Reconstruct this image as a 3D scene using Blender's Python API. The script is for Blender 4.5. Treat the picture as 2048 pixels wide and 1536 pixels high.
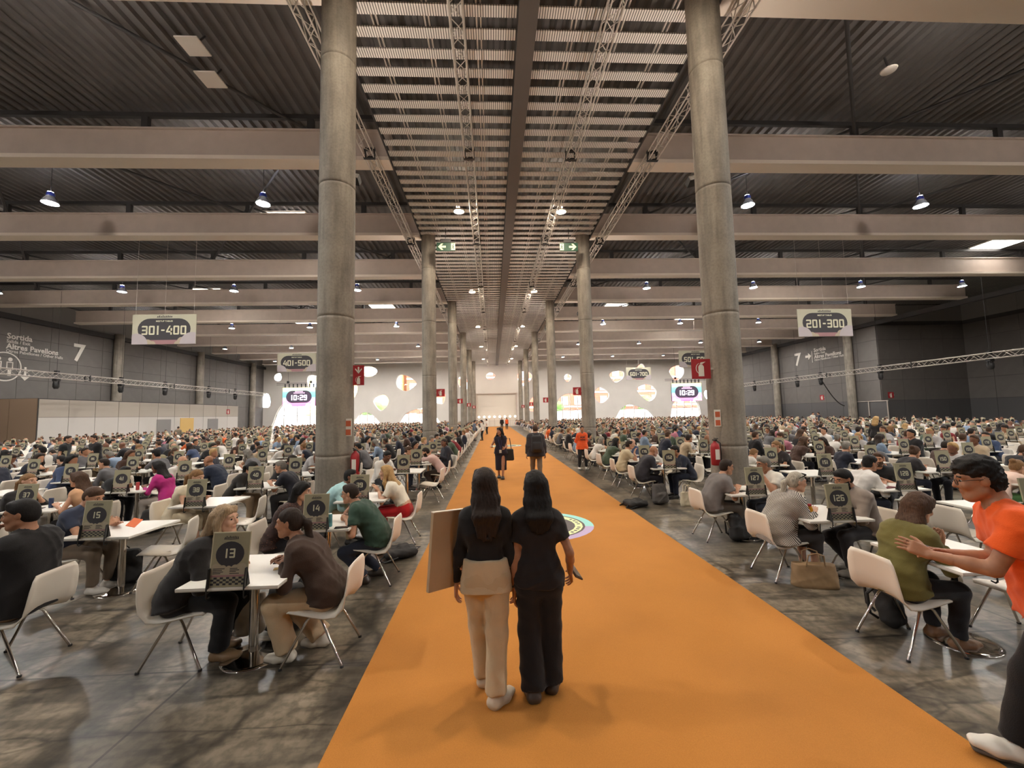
import bpy, math, random
import numpy as np
from mathutils import Matrix, Vector
random.seed(7)
PI=math.pi
SC=bpy.context.scene
COL=SC.collection
for _o in list(bpy.data.objects): bpy.data.objects.remove(_o)

# ---------------------------------------------------------------- camera
FPX=820.0; EYE=2.08
_vp=(985.0,830.0); _roll=.018
_y=np.array([_vp[0]-1024,-(_vp[1]-768),-FPX]); _y/=np.linalg.norm(_y)
_x=np.array([1,_roll,-(_y[0]+_roll*_y[1])/_y[2]]); _x/=np.linalg.norm(_x)
_z=np.cross(_x,_y)
CAMM=np.stack([_x,_y,_z],1)            # camera = CAMM @ world
cam=bpy.data.cameras.new('camera'); cam.sensor_width=36; cam.lens=36*FPX/2048; cam.clip_end=400; cam.clip_start=.05
camo=bpy.data.objects.new('camera',cam); COL.objects.link(camo)
_m=Matrix([list(r) for r in CAMM.T]).to_4x4(); _m.translation=(0,0,EYE); camo.matrix_world=_m
SC.camera=camo

# ---------------------------------------------------------------- world, daylight, exposure
SC.view_settings.view_transform='Standard'; SC.view_settings.look='None'
SC.view_settings.gamma=1; SC.view_settings.use_curve_mapping=False
SC.view_settings.exposure=1.2
w=bpy.data.worlds.new('sky'); SC.world=w; w.use_nodes=True
bg=w.node_tree.nodes['Background']; bg.inputs[0].default_value=(.80,.88,1,1); bg.inputs[1].default_value=6.0
sun=bpy.data.lights.new('sun','SUN'); sun.energy=4.2; sun.angle=.02; sun.color=(1,.95,.86)
suno=bpy.data.objects.new('sun',sun); COL.objects.link(suno); suno.rotation_euler=(math.radians(42),math.radians(14),math.radians(15))
SC.cycles.use_denoising=True
SC.cycles.max_bounces=7; SC.cycles.diffuse_bounces=4; SC.cycles.glossy_bounces=3; SC.cycles.transmission_bounces=4; SC.cycles.transparent_max_bounces=8
SC.cycles.sample_clamp_indirect=6; SC.cycles.caustics_reflective=False; SC.cycles.caustics_refractive=False
LAMP_POWER=1.0

# ---------------------------------------------------------------- small helpers
def lin(c):
    return tuple(((v/255)/12.92 if v/255<=.04045 else ((v/255+.055)/1.055)**2.4) for v in c)
MATS={}
def mat(name,rgb,rough=.6,metal=0,emit=0,spec=.5,noise=0,nscale=8,bump=0,bscale=60,stretch=None,sheen=0):
    """procedural material; rgb in display (sRGB) 0-255; noise varies the colour, bump gives fine relief"""
    if name in MATS: return MATS[name]
    m=bpy.data.materials.new(name); m.use_nodes=True; nt=m.node_tree; b=nt.nodes['Principled BSDF']
    c=lin(rgb)+(1,)
    b.inputs['Base Color'].default_value=c; b.inputs['Roughness'].default_value=rough; b.inputs['Metallic'].default_value=metal
    b.inputs['Specular IOR Level'].default_value=spec
    if sheen: b.inputs['Sheen Weight'].default_value=sheen
    if emit:
        b.inputs['Emission Color'].default_value=c; b.inputs['Emission Strength'].default_value=emit
    if noise or bump:
        tc=nt.nodes.new('ShaderNodeTexCoord'); src=tc.outputs['Object']
        if stretch:
            mp=nt.nodes.new('ShaderNodeMapping'); mp.inputs['Scale'].default_value=stretch
            nt.links.new(src,mp.inputs[0]); src=mp.outputs[0]
    if noise:
        n=nt.nodes.new('ShaderNodeTexNoise'); n.inputs['Scale'].default_value=nscale; n.inputs['Detail'].default_value=5
        nt.links.new(src,n.inputs['Vector'])
        r=nt.nodes.new('ShaderNodeValToRGB'); r.color_ramp.elements[0].position=.3; r.color_ramp.elements[1].position=.7
        r.color_ramp.elements[0].color=tuple(v*(1-noise) for v in c[:3])+(1,)
        r.color_ramp.elements[1].color=tuple(min(1,v*(1+noise)) for v in c[:3])+(1,)
        nt.links.new(n.outputs['Fac'],r.inputs[0]); nt.links.new(r.outputs[0],b.inputs['Base Color'])
    if bump:
        n2=nt.nodes.new('ShaderNodeTexNoise'); n2.inputs['Scale'].default_value=bscale; n2.inputs['Detail'].default_value=3
        nt.links.new(src,n2.inputs['Vector'])
        bp=nt.nodes.new('ShaderNodeBump'); bp.inputs['Strength'].default_value=bump; bp.inputs['Distance'].default_value=.01
        nt.links.new(n2.outputs['Fac'],bp.inputs['Height']); nt.links.new(bp.outputs[0],b.inputs['Normal'])
    MATS[name]=m; return m

class MB:
    """collects geometry; build() links ONE mesh object"""
    def __init__(s): s.v=[]; s.f=[]; s.m=[]; s.sm=[]
    def add(s,v,f,mi=0,smooth=False):
        o=len(s.v); s.v+=[tuple(map(float,p)) for p in v]; s.f+=[tuple(i+o for i in q) for q in f]; s.m+=[mi]*len(f); s.sm+=[smooth]*len(f); return s
    def box(s,c,d,mi=0,rz=0):
        x,y,z=c; a,b,h=d[0]/2,d[1]/2,d[2]/2; cs,sn=math.cos(rz),math.sin(rz)
        pts=[(-a,-b,-h),(a,-b,-h),(a,b,-h),(-a,b,-h),(-a,-b,h),(a,-b,h),(a,b,h),(-a,b,h)]
        return s.add([(x+p*cs-q*sn,y+p*sn+q*cs,z+r) for p,q,r in pts],[(0,3,2,1),(4,5,6,7),(0,1,5,4),(1,2,6,5),(2,3,7,6),(3,0,4,7)],mi)
    def tube(s,pts,r,n=8,mi=0,cap=True,smooth=True):
        pts=[np.array(p,float) for p in pts]; rs=r if isinstance(r,(list,tuple)) else [r]*len(pts)
        V=[];F=[]; T=[]
        for i in range(len(pts)):
            d=pts[min(i+1,len(pts)-1)]-pts[max(i-1,0)]; T.append(d/(np.linalg.norm(d)+1e-9))
        u=np.cross(T[0],[0,0,1]); 
        if np.linalg.norm(u)<.05: u=np.cross(T[0],[0,1,0])
        u/=np.linalg.norm(u)
        for i,p in enumerate(pts):
            u=u-T[i]*np.dot(u,T[i]); u/=np.linalg.norm(u); w_=np.cross(T[i],u)
            for k in range(n):
                a=2*PI*k/n; V.append(p+(u*math.cos(a)+w_*math.sin(a))*rs[i])
        for i in range(len(pts)-1):
            for k in range(n): F.append((i*n+k,i*n+(k+1)%n,(i+1)*n+(k+1)%n,(i+1)*n+k))
        s.add(V,F,mi,smooth)
        if cap: s.add(V[:n],[tuple(range(n))[::-1]],mi); s.add(V[-n:],[tuple(range(n))],mi)
        return s
    def lathe(s,prof,c=(0,0,0),n=20,mi=0,smooth=True,cap=True):
        V=[];F=[]
        for r,z in prof:
            for k in range(n):
                a=2*PI*k/n; V.append((c[0]+r*math.cos(a),c[1]+r*math.sin(a),c[2]+z))
        for i in range(len(prof)-1):
            for k in range(n): F.append((i*n+k,i*n+(k+1)%n,(i+1)*n+(k+1)%n,(i+1)*n+k))
        s.add(V,F,mi,smooth)
        if cap:
            if prof[0][0]>1e-4: s.add(V[:n],[tuple(range(n))[::-1]],mi)
            if prof[-1][0]>1e-4: s.add(V[-n:],[tuple(range(n))],mi)
        return s
    def prism(s,poly,y0,y1,mi=0,M=None):
        """polygon (x,z) extruded along y"""
        n=len(poly); V=[(x,y0,z) for x,z in poly]+[(x,y1,z) for x,z in poly]
        F=[tuple(range(n)),tuple(range(n,2*n))[::-1]]+[(i,i+n,(i+1)%n+n,(i+1)%n) for i in range(n)]
        return s.add(V,F,mi)
    def flat(s,poly,y,mi=0):
        return s.add([(x,y,z) for x,z in poly],[tuple(range(len(poly)))],mi)
    def xf(s,M):
        M=np.array(M); 
        if s.v:
            v=np.array(s.v); s.v=[tuple(p) for p in (v@M[:3,:3].T+M[:3,3])]
        return s
    def mesh(s,name,mats):
        me=bpy.data.meshes.new(name); me.from_pydata(s.v,[],s.f)
        for m in (mats if isinstance(mats,(list,tuple)) else [mats]): me.materials.append(m)
        if s.f:
            me.polygons.foreach_set('material_index',s.m); me.polygons.foreach_set('use_smooth',s.sm)
        me.update(); return me
    def build(s,name,mats,parent=None,**k): return obj(name,s.mesh(name,mats),parent,**k)
def obj(name,me,parent=None,loc=None,rz=None,mats=None):
    o=bpy.data.objects.new(name,me); COL.objects.link(o)
    if parent: o.parent=parent
    if loc is not None: o.location=loc
    if rz is not None: o.rotation_euler=(0,0,rz)
    if mats:
        for i,m in enumerate(mats):
            o.material_slots[i].link='OBJECT'; o.material_slots[i].material=m
    return o
def tag(o,label,cat,group=None):
    o['label']=label; o['category']=cat
    if group: o['group']=group
    return o
def thing(name,label,cat,loc=(0,0,0),rz=0,group=None):
    o=bpy.data.objects.new(name,None); COL.objects.link(o); o.location=loc; o.rotation_euler=(0,0,rz); o.empty_display_size=.1
    return tag(o,label,cat,group)
def struct(o): o['kind']='structure'; return o
def stuff(o): o['kind']='stuff'; return o
def copy_tree(o,parent=None):
    c=o.copy(); COL.objects.link(c); c.parent=parent
    for ch in list(o.children): copy_tree(ch,c)
    return c
_fonts={}
def text_mesh(txt,size,align='CENTER',bold=0.0,extrude=0.0):
    cu=bpy.data.curves.new('txt','FONT'); cu.body=txt; cu.size=size; cu.align_x=align; cu.offset=bold; cu.extrude=extrude; cu.resolution_u=2
    to=bpy.data.objects.new('txt',cu); COL.objects.link(to)
    dg=bpy.context.evaluated_depsgraph_get(); me=bpy.data.meshes.new_from_object(to.evaluated_get(dg))
    bpy.data.objects.remove(to); return me
# ---------------------------------------------------------------- figures: implicit surfaces meshed into one continuous skin per part
V3=lambda *a: np.array(a,np.float32)
def nrm(v): v=np.array(v,float); return v/(np.linalg.norm(v)+1e-9)
class Prim:
    __slots__=('f','lo','hi','k','op')
    def __init__(s,f,lo,hi,k=.02,op='u'): s.f=f; s.lo=np.array(lo,float); s.hi=np.array(hi,float); s.k=k; s.op=op
def cone(a,b,ra,rb,k=.02,op='u',cut0=False,cut1=False):
    a=np.array(a,float); b=np.array(b,float); ba=b-a; L2=max(float(ba@ba),1e-8); L=math.sqrt(L2); u=ba/L
    def f(X,Y,Z):
        x,y,z=X-a[0],Y-a[1],Z-a[2]; t0=(x*ba[0]+y*ba[1]+z*ba[2])/L2; t=np.clip(t0,0,1)
        d=np.sqrt((x-t*ba[0])**2+(y-t*ba[1])**2+(z-t*ba[2])**2)-(ra+(rb-ra)*t)
        if cut1: d=np.maximum(d,(t0-1)*L)
        if cut0: d=np.maximum(d,-t0*L)
        return d
    r=max(ra,rb); return Prim(f,np.minimum(a,b)-r,np.maximum(a,b)+r,k,op)
def slab(a,b,wa,wb,ra,rb,xa,xb=None,k=.04,cut0=False,cut1=False,op='u'):
    """swept rounded bar: axis a->b, half widths wa..wb along xa..xb, radius ra..rb"""
    a=np.array(a,float); b=np.array(b,float); ba=b-a; L2=max(float(ba@ba),1e-8); L=math.sqrt(L2)
    xa=nrm(xa); xb=xa if xb is None else nrm(xb)
    def f(X,Y,Z):
        x,y,z=X-a[0],Y-a[1],Z-a[2]; t0=(x*ba[0]+y*ba[1]+z*ba[2])/L2; t=np.clip(t0,0,1)
        x,y,z=x-t*ba[0],y-t*ba[1],z-t*ba[2]
        ux,uy,uz=[xa[i]+(xb[i]-xa[i])*t for i in range(3)]
        q=x*ux+y*uy+z*uz; wd=wa+(wb-wa)*t; q=np.clip(q,-wd,wd)
        d=np.sqrt((x-q*ux)**2+(y-q*uy)**2+(z-q*uz)**2)-(ra+(rb-ra)*t)
        if cut1: d=np.maximum(d,(t0-1)*L)
        if cut0: d=np.maximum(d,-t0*L)
        return d
    r=max(ra,rb)+max(wa,wb); return Prim(f,np.minimum(a,b)-r,np.maximum(a,b)+r,k,op)
def ell(c,r,R=None,k=.02,op='u',plane=None):
    c=np.array(c,float); r=np.array(r,float); R=np.eye(3) if R is None else np.array(R)   # columns of R = local axes
    def f(X,Y,Z):
        x,y,z=X-c[0],Y-c[1],Z-c[2]
        q=[x*R[0,i]+y*R[1,i]+z*R[2,i] for i in range(3)]
        k0=np.sqrt(sum((q[i]/r[i])**2 for i in range(3))); k1=np.sqrt(sum((q[i]/r[i]**2)**2 for i in range(3)))+1e-6
        d=k0*(k0-1)/k1
        if plane is not None:
            n,p0=plane; e=x*0+(X-p0[0])*n[0]+(Y-p0[1])*n[1]+(Z-p0[2])*n[2]; hh=np.maximum(.022-np.abs(d-e),0); d=np.maximum(d,e)+hh*hh/.088
        return d
    m=float(max(r)); return Prim(f,c-m,c+m,k,op)
_E=[(0,1),(2,3),(4,5),(6,7),(0,2),(1,3),(4,6),(5,7),(0,4),(1,5),(2,6),(3,7)]
_C=np.array([[i&1,(i>>1)&1,(i>>2)&1] for i in range(8)])
def nets(D,o,h):
    S=D<0; n=D.shape
    c=np.zeros(tuple(s-1 for s in n),np.int8)
    for a,b,d in _C: c+=S[a:n[0]-1+a,b:n[1]-1+b,d:n[2]-1+d]
    I=np.argwhere((c>0)&(c<8))
    if len(I)==0: return np.zeros((0,3)),np.zeros((0,4),int)
    idx=np.full(c.shape,-1,np.int32); idx[I[:,0],I[:,1],I[:,2]]=np.arange(len(I))
    val=np.stack([D[I[:,0]+a,I[:,1]+b,I[:,2]+d] for a,b,d in _C],1)
    acc=np.zeros((len(I),3)); cnt=np.zeros(len(I))
    for a,b in _E:
        va,vb=val[:,a],val[:,b]; m=(va<0)!=(vb<0); t=np.where(m,va/np.where(m,va-vb,1),0)
        acc+=m[:,None]*(_C[a]+(_C[b]-_C[a])*t[:,None]); cnt+=m
    P=(I+acc/cnt[:,None])*h+o
    Q=[]
    for ax in range(3):
        s0=[slice(0,x) for x in n]; s1=[slice(0,x) for x in n]; s0[ax]=slice(0,n[ax]-1); s1[ax]=slice(1,n[ax])
        A=S[tuple(s0)]; B=S[tuple(s1)]; E=np.argwhere(A!=B); b_,c_=[(1,2),(2,0),(0,1)][ax]
        E=E[(E[:,b_]>0)&(E[:,c_]>0)&(E[:,b_]<n[b_]-1)&(E[:,c_]<n[c_]-1)]
        if len(E)==0: continue
        fl=A[E[:,0],E[:,1],E[:,2]]
        def g(db,dc):
            e=E.copy(); e[:,b_]-=db; e[:,c_]-=dc; return idx[e[:,0],e[:,1],e[:,2]]
        q=np.stack([g(1,1),g(0,1),g(0,0),g(1,0)],1); q[~fl]=q[~fl][:,::-1]; Q.append(q)
    Q=np.concatenate(Q); return P,Q[(Q>=0).all(1)]
def surf(prims,h,wrinkle=0,freq=30,seed=0,clip=None,strand=None):
    if clip is None:
        lo=np.min([p.lo for p in prims if p.op=='u'],0)-2*h-.01; hi=np.max([p.hi for p in prims if p.op=='u'],0)+2*h+.01
    else: lo,hi=np.array(clip[0],float),np.array(clip[1],float)
    n=np.maximum(np.ceil((hi-lo)/h).astype(int)+1,3); D=np.full(n,1.0,np.float32)
    ax=[(lo[i]+h*np.arange(n[i])).astype(np.float32) for i in range(3)]
    for p in prims:
        pad=p.k+2.5*h
        a=np.maximum(((p.lo-pad-lo)/h).astype(int),0); b=np.minimum(((p.hi+pad-lo)/h).astype(int)+2,n)
        if (b<=a).any(): continue
        sl=tuple(slice(a[i],b[i]) for i in range(3))
        d=p.f(ax[0][sl[0]][:,None,None],ax[1][sl[1]][None,:,None],ax[2][sl[2]][None,None,:]).astype(np.float32)
        e=D[sl]
        if p.op=='u': hh=np.maximum(p.k-np.abs(e-d),0); D[sl]=np.minimum(e,d)-hh*hh/(4*p.k)
        else: hh=np.maximum(p.k-np.abs(e+d),0); D[sl]=np.maximum(e,-d)+hh*hh/(4*p.k)
    if wrinkle or strand:
        I=np.nonzero(np.abs(D)<3*h+.012); P=[ax[i][I[i]] for i in range(3)]
        if wrinkle:
            r=np.random.RandomState(seed); w_=0
            for q in range(5):
                k=nrm(r.normal(size=3)*[1,1,1.6])*freq*(.55+.25*q); k2=r.normal(size=3)*freq*.25
                sn=np.sin(P[0]*k[0]+P[1]*k[1]+P[2]*k[2]+2.2*np.sin(P[0]*k2[0]+P[1]*k2[1]+P[2]*k2[2]+q)); w_=w_-((1-np.abs(sn))**1.5-.35)*(.6+.4*np.sin(P[2]*9+q*2))/(1+.25*q)*1.5
            D[I]+=wrinkle*w_.astype(np.float32)*.55
        if strand:
            c,amp,fr=strand; an=np.arctan2(P[0]-c[0],P[1]-c[1])
            D[I]+=amp*(np.sin(an*fr+6*np.sin(P[2]*14))+.6*np.sin(an*fr*2.3+4*np.sin(P[2]*23+1))).astype(np.float32)
    return nets(D,lo,h)
def ik(a,b,l1,l2,hint):
    a=np.array(a,float); b=np.array(b,float); d=b-a; L=np.linalg.norm(d); u=d/(L+1e-9)
    if L>(l1+l2)*.998: L=(l1+l2)*.998; b=a+u*L
    x=(l1*l1-l2*l2+L*L)/(2*L); hh=math.sqrt(max(l1*l1-x*x,0)); v=np.array(hint,float); v=v-u*(v@u); v=nrm(v)
    return a+u*x+v*hh,b
def rot_head(yaw,pitch,roll=0):
    cy,sy=math.cos(yaw),math.sin(yaw); cp,sp=math.cos(pitch),math.sin(pitch); cr,sr=math.cos(roll),math.sin(roll)
    Rz=np.array([[cy,-sy,0],[sy,cy,0],[0,0,1]]); Rx=np.array([[1,0,0],[0,cp,sp],[0,-sp,cp]]); Ry=np.array([[cr,0,sr],[0,1,0],[-sr,0,cr]])
    return Rz@Rx@Ry        # yaw to the figure's left, pitch down positive
def hand_prims(wr,d,nrml,side,curl=.5,fine=True,thumb=.5):
    """palm, four fingers, thumb. d = pointing direction, nrml = back of the hand, side=+1 right hand"""
    d=nrm(d); n=np.array(nrml,float); n=nrm(n-d*(n@d)); x=np.cross(d,n)*side     # x points to the thumb side negative
    P=[]; wr=np.array(wr,float); kn=wr+d*.088
    P.append(slab(wr+d*.012,kn,.020,.031,.0155,.0125,x,k=.012))
    if not fine:
        P.append(slab(kn,kn+nrm(d-n*curl)*.075,.028,.022,.011,.008,x,k=.012))
        P.append(cone(wr+d*.03-x*.025,wr+d*.075-x*.052-n*.012,.013,.009,k=.01)); return P
    for i,(off,L,sp) in enumerate(((-.029,.070,-.10),(-.0098,.079,-.03),(.0098,.073,.04),(.028,.057,.12))):
        p=kn+x*off; dd=nrm(d+x*sp); seg=(L*.45,L*.31,L*.24); r=(.0088,.0080,.0072,.006)
        for j in range(3):
            a=curl*(.55+.35*j); dd=nrm(dd*math.cos(a)-n*math.sin(a)) if j or curl>.05 else dd
            q=p+dd*seg[j]; P.append(cone(p,q,r[j],r[j+1],k=.003)); p=q
    p=wr+d*.028-x*.020; dd=nrm(d*.75-x*.75-n*.25*thumb)
    for j,(L,r0,r1) in enumerate(((.042,.0145,.0105),(.030,.0105,.0092),(.024,.0092,.007))):
        q=p+dd*L; P.append(cone(p,q,r0,r1,k=.008 if j==0 else .003)); p=q; dd=nrm(dd+d*.35+x*.18*j-n*.15*thumb)
    return P
def figure(S,h=.012,hf=.005,fine=True):
    """S = dict(pose,sex,...). returns parts {name:(verts,quads[,matidx])} in a frame with the figure facing +y"""
    g=S.get; sex=g('sex','m'); sit=g('pose','sit')=='sit'; s=g('s',1.0); fat=g('fat',0.0)
    zh=.53 if sit else .875
    lean=g('lean',.12); bend=g('bend',.15); side=g('side',0); tw=g('twist',0)
    W=np.array([[0,.078,.108],[.10,.074,.103],[.22,.060,.098],[.35,.086,.104],[.45,.118 if sex=='f' else .142,.078],[.52,.03,.06]])
    if sex=='f': W[0,1]+=.010; W[2,1]-=.010; W[3,2]-=.003; W[2,2]-=.008
    W[:5,2]+=fat*np.array([.03,.05,.05,.025,.008]); W[:5,1]+=fat*.02
    sp=[]; p=np.array([0,0,zh]); prev=0
    for i,(d,_,_) in enumerate(W):
        a=lean+bend*(i/5.)*1.6; p=p+np.array([math.sin(side)*1.0,math.sin(a),math.cos(a)])*(d-prev); prev=d; sp.append(p.copy())
    spd=nrm(sp[-1]-sp[-2])
    def xax(i): a=tw*i/5; return np.array([math.cos(a),math.sin(a),0])
    nb=sp[5]; hc=nb+nrm(spd*.8+[0,.25,.6])*.075; 
    ho=g('head_off',(0,0,0)); hy,hp=g('look',(0,.1)); RH=rot_head(hy,hp,g('tilt',0))
    hb=nb+nrm(spd+np.array([0,.12,.5]))*(.072 if sex=='m' else .080)+np.array(ho,float); HC=hb+RH@np.array([0,.022,.098])
    hw=lambda q: HC+RH@np.array(q,float)
    sh=.152 if sex=='f' else .178
    sh+=fat*.015; shj=[sp[4]+xax(4)*sd*sh+spd*.002 for sd in (-1,1)]
    hip=[np.array([sd*.088,0,zh-.005]) for sd in (-1,1)]
    AL,FL=.285,.245; TL,SL=(.42,.405) if sit else (.40,.393)
    arms=g('arms') or [None,None]; A=[]
    for i,sd in enumerate((-1,1)):
        a=arms[i] or {}
        wtgt=a.get('w'); 
        if wtgt is None: wtgt=(sd*.11,.42,.785) if sit else (sd*.27,.06,zh-.06)
        el,wr=ik(shj[i],wtgt,AL,FL,a.get('hint',(sd*.6,-.25,-.8) if sit else (sd*.25,-1,0)))
        fd=nrm(wr-el); A.append((shj[i],el,wr,a.get('d',fd),a.get('n',(sd*.25,0,1) if sit else (sd,.2,.1)),a.get('curl',.5)))
    feet=g('feet') or ([(-.10,.40),(.10,.40)] if sit else [(-.10,.02),(.10,.02)]); fz=g('foot_z',(0,0)); toe=g('toe',(0,0)); lift=g('lift',(0,0)); LG=[]
    for i,sd in enumerate((-1,1)):
        an=np.array([feet[i][0],feet[i][1],.085+fz[i]])
        kn,an=ik(hip[i],an,TL,SL,g('knee',((sd*.12,1,.45),)*2)[i] if sit else g('knee',((sd*.08,1,0),)*2)[i])
        LG.append((hip[i],kn,an))
    out={}
    # ---- skin
    skin=[]
    for i in range(5): skin.append(slab(sp[i],sp[i+1],W[i,1],W[i+1,1],W[i,2]-.008,W[i+1,2]-.008,xax(i),xax(i+1),k=.05))
    nr=.052 if sex=='m' else .045
    skin.append(cone(nb-spd*.03,hb+RH@np.array([0,-.012,.02]),nr+.012,nr,k=.04))
    for i,(a,e,w_,d,n,c) in enumerate(A):
        f=1 if sex=='m' else .86
        skin+=[cone(a,e,.052*f,.040*f,k=.04),cone(e,e+(w_-e)*.35,.040*f,.041*f,k=.02),cone(e+(w_-e)*.35,w_,.041*f,.026*f,k=.02)]
    for a,kn,an in LG:
        skin+=[cone(a,kn,.086,.056,k=.04),cone(kn,kn+(an-kn)*.35,.054,.054,k=.02),cone(kn+(an-kn)*.35,an,.053,.037,k=.02)]
    head=[ell(hw((0,-.012,.022)),(.0745,.096,.093),RH,k=.02),ell(hw((0,.022,-.035)),(.060,.070,.082),RH,k=.03),
          cone(hw((-.014,.066,-.096)),hw((.014,.066,-.096)),.022,.022,k=.03),cone(hw((-.05,.01,-.065)),hw((-.018,.062,-.098)),.022,.020,k=.025),cone(hw((.05,.01,-.065)),hw((.018,.062,-.098)),.022,.020,k=.025)]
    if fine or hf<.01:
        head+=[cone(hw((-.042,.072,.030)),hw((.042,.072,.030)),.014,.014,k=.02),cone(hw((0,.090,.018)),hw((0,.108,-.022)),.008,.0125,k=.014),
          cone(hw((-.012,.094,-.026)),hw((.012,.094,-.026)),.009,.009,k=.008),
          ell(hw((-.034,.103,.008)),(.018,.016,.012),RH,k=.012,op='s'),ell(hw((.034,.103,.008)),(.018,.016,.012),RH,k=.012,op='s'),
          cone(hw((-.036,.070,-.022)),hw((-.036,.072,-.024)),.022,.022,k=.02),cone(hw((.036,.070,-.022)),hw((.036,.072,-.024)),.022,.022,k=.02),
          cone(hw((-.017,.087,-.054)),hw((.017,.087,-.054)),.0075,.0075,k=.008),cone(hw((-.014,.086,-.066)),hw((.014,.086,-.066)),.0085,.0085,k=.008)]
    for sd in (-1,1): head.append(ell(hw((sd*.076,-.008,-.004)),(.009,.019,.031),RH@rot_head(sd*.3,0),k=.008))
    hands=[hand_prims(w_,d,n,sd,c,fine,1) for (a,e,w_,d,n,c),sd in zip(A,(-1,1))]
    body=skin+head
    if fine:
        hl,hh_=hw((0,0,0))-.16,hw((0,0,0))+.16
        V1,Q1=surf(body,hf,clip=(hl,hh_))
        Vs,Qs=[V1],[Q1]; o=len(V1)
        boxes=[(hl+.012,hh_-.012)]; spheres=[]
        for i,(a,e,w_,d,n,c) in enumerate(A):
            c0=w_+nrm(d)*.075; bl,bh=c0-.155,c0+.155; Vh,Qh=surf(skin+hands[i],hf,clip=(bl,bh))
            # keep only what is this arm's own
            km=np.linalg.norm(Vh-c0,axis=1)<.17; m=km[Qh].all(1); 
            Vs.append(Vh); Qs.append(Qh[m]+o); o+=len(Vh); spheres.append(c0)
        Vb,Qb=surf(skin+head[:5]+hands[0][:1]+hands[1][:1],h*1.8)
        ctr=Vb[Qb].mean(1); m=np.ones(len(Qb),bool)
        for bl,bh in boxes: m&=~((ctr>bl)&(ctr<bh)).all(1)
        for c0 in spheres: m&=np.linalg.norm(ctr-c0,axis=1)>.145
        Vs.append(Vb); Qs.append(Qb[m]+o)
        Vx,Qx=np.concatenate(Vs),np.concatenate(Qs)
    else:
        Vx,Qx=surf(body+hands[0]+hands[1],h)
    mi=np.zeros(len(Qx),int)
    c=(Vx[Qx].mean(1)-HC)@RH
    lip=(np.abs(c[:,2]+.060)<.0085)&(np.abs(c[:,0])<.019)&(c[:,1]>.083); mi[lip]=1
    brow=(np.abs(c[:,2]-.033+np.abs(np.abs(c[:,0])-.032)*.15)<.0055)&(np.abs(np.abs(c[:,0])-.034)<.020)&(c[:,1]>.05); mi[brow]=2
    if g('beard'):
        bd=(c[:,2]<-.028-.4*np.maximum(0,.045-np.abs(c[:,0])))&(c[:,2]>-.14)&(c[:,1]>-.005)&~lip&(np.abs(c[:,0])<.09); bd|=(np.abs(c[:,2]+.043)<.007)&(np.abs(c[:,0])<.028)&(c[:,1]>.08); mi[bd]=2
    if fine:
        # eyes set into the sockets
        for sd in (-1,1):
            mb=MB(); mb.lathe([(0,-.0125),(.0062,-.0108),(.0108,-.0062),(.0125,0),(.0108,.0062),(.0062,.0108),(0,.0125)],n=10,cap=False)
            Ve=np.array(mb.v); Qe=np.array([q for q in mb.f]); d=Ve.copy(); 
            ev=np.stack([hw((sd*.032+q[0],.0775+q[2],.007+q[1]*.8)) for q in d]); o=len(Vx); Vx=np.concatenate([Vx,ev]); 
            cm=d[Qe].mean(1); em=np.where((cm[:,2]>.0058),4,3); Qx=np.concatenate([Qx,Qe+o]); mi=np.concatenate([mi,em])
    out['body']=(Vx*s,Qx,mi)
    # ---- top
    T=g('top','tee'); loose=g('loose',.010); hem=g('hem',-.05 if T!='crop' else .14)
    Wt=W.copy(); pts=list(sp)
    tp=[]; down=-nrm(sp[1]-sp[0])
    if sit and hem<0: base=sp[0]+np.array([0,.01,hem])
    else: base=sp[0]+down*(-hem if hem<0 else 0)
    if T!='crop': tp.append(slab(base,sp[0],W[0,1]+g('hemfit',.02)+g('flare',0),W[0,1]+.006,W[0,2]+loose+g('hemfit',.02),W[0,2]+loose+.006,xax(0),k=.03,cut0=True))
    for i in range(5):
        if T=='crop' and i<1: continue
        tp.append(slab(sp[i],sp[i+1],W[i,1],W[i+1,1]+(0.0 if i<4 else 0),W[i,2]+loose,W[i+1,2]+(loose if i<4 else .004),xax(i),xax(i+1),k=.05,cut0=(T=='crop' and i==1)))
    slv=g('sleeve','short'); fs=1 if sex=='m' else .88
    for (a,e,w_,d,n,c) in A:
        if slv=='none': tp.append(cone(a+(e-a)*-.1,a+(e-a)*.10,.058*fs,.058*fs,k=.03,cut1=True)); continue
        if slv=='short': tp.append(cone(a,a+(e-a)*.62,.060*fs+loose*.5,.060*fs+loose,k=.035,cut1=True))
        elif slv=='elbow': tp+= [cone(a,e,.060*fs+loose*.4,.054*fs+loose,k=.035),cone(e,e+(w_-e)*.25,.054*fs+loose,.056*fs+loose,k=.03,cut1=True)]
        else:
            ff=.93 if slv=='long' else .5
            tp+=[cone(a,e,.058*fs+loose*.4,.050*fs+loose*.6,k=.035),cone(e,e+(w_-e)*ff,.050*fs+loose*.6,.034*fs+loose*.6,k=.025,cut1=True)]
    if T in('shirt','hood'):
        r=.012 if T=='shirt' else .022
        for q in range(8):
            a0,a1=2*PI*q/8,2*PI*(q+1)/8; cc=nb+spd*.012; u=xax(5); v=nrm(np.cross(spd,u)); R_=.062
            tp.append(cone(cc+u*R_*math.cos(a0)+v*R_*math.sin(a0)-(spd*.03*max(0,-math.sin(a0))*0),cc+u*R_*math.cos(a1)+v*R_*math.sin(a1),r,r,k=.008))
    tp.append(ell(nb+spd*.045+nrm(np.cross(spd,xax(5)))*0+np.array([0,.02,0]),(.058,.066,.055+g('vneck',0)),k=.01,op='s'))
    out['top']=surf(tp,h*1.1,wrinkle=g('wrinkle',.010),freq=g('wf',26),seed=g('seed',1))
    out['top']=(out['top'][0]*s,out['top'][1])
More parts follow.
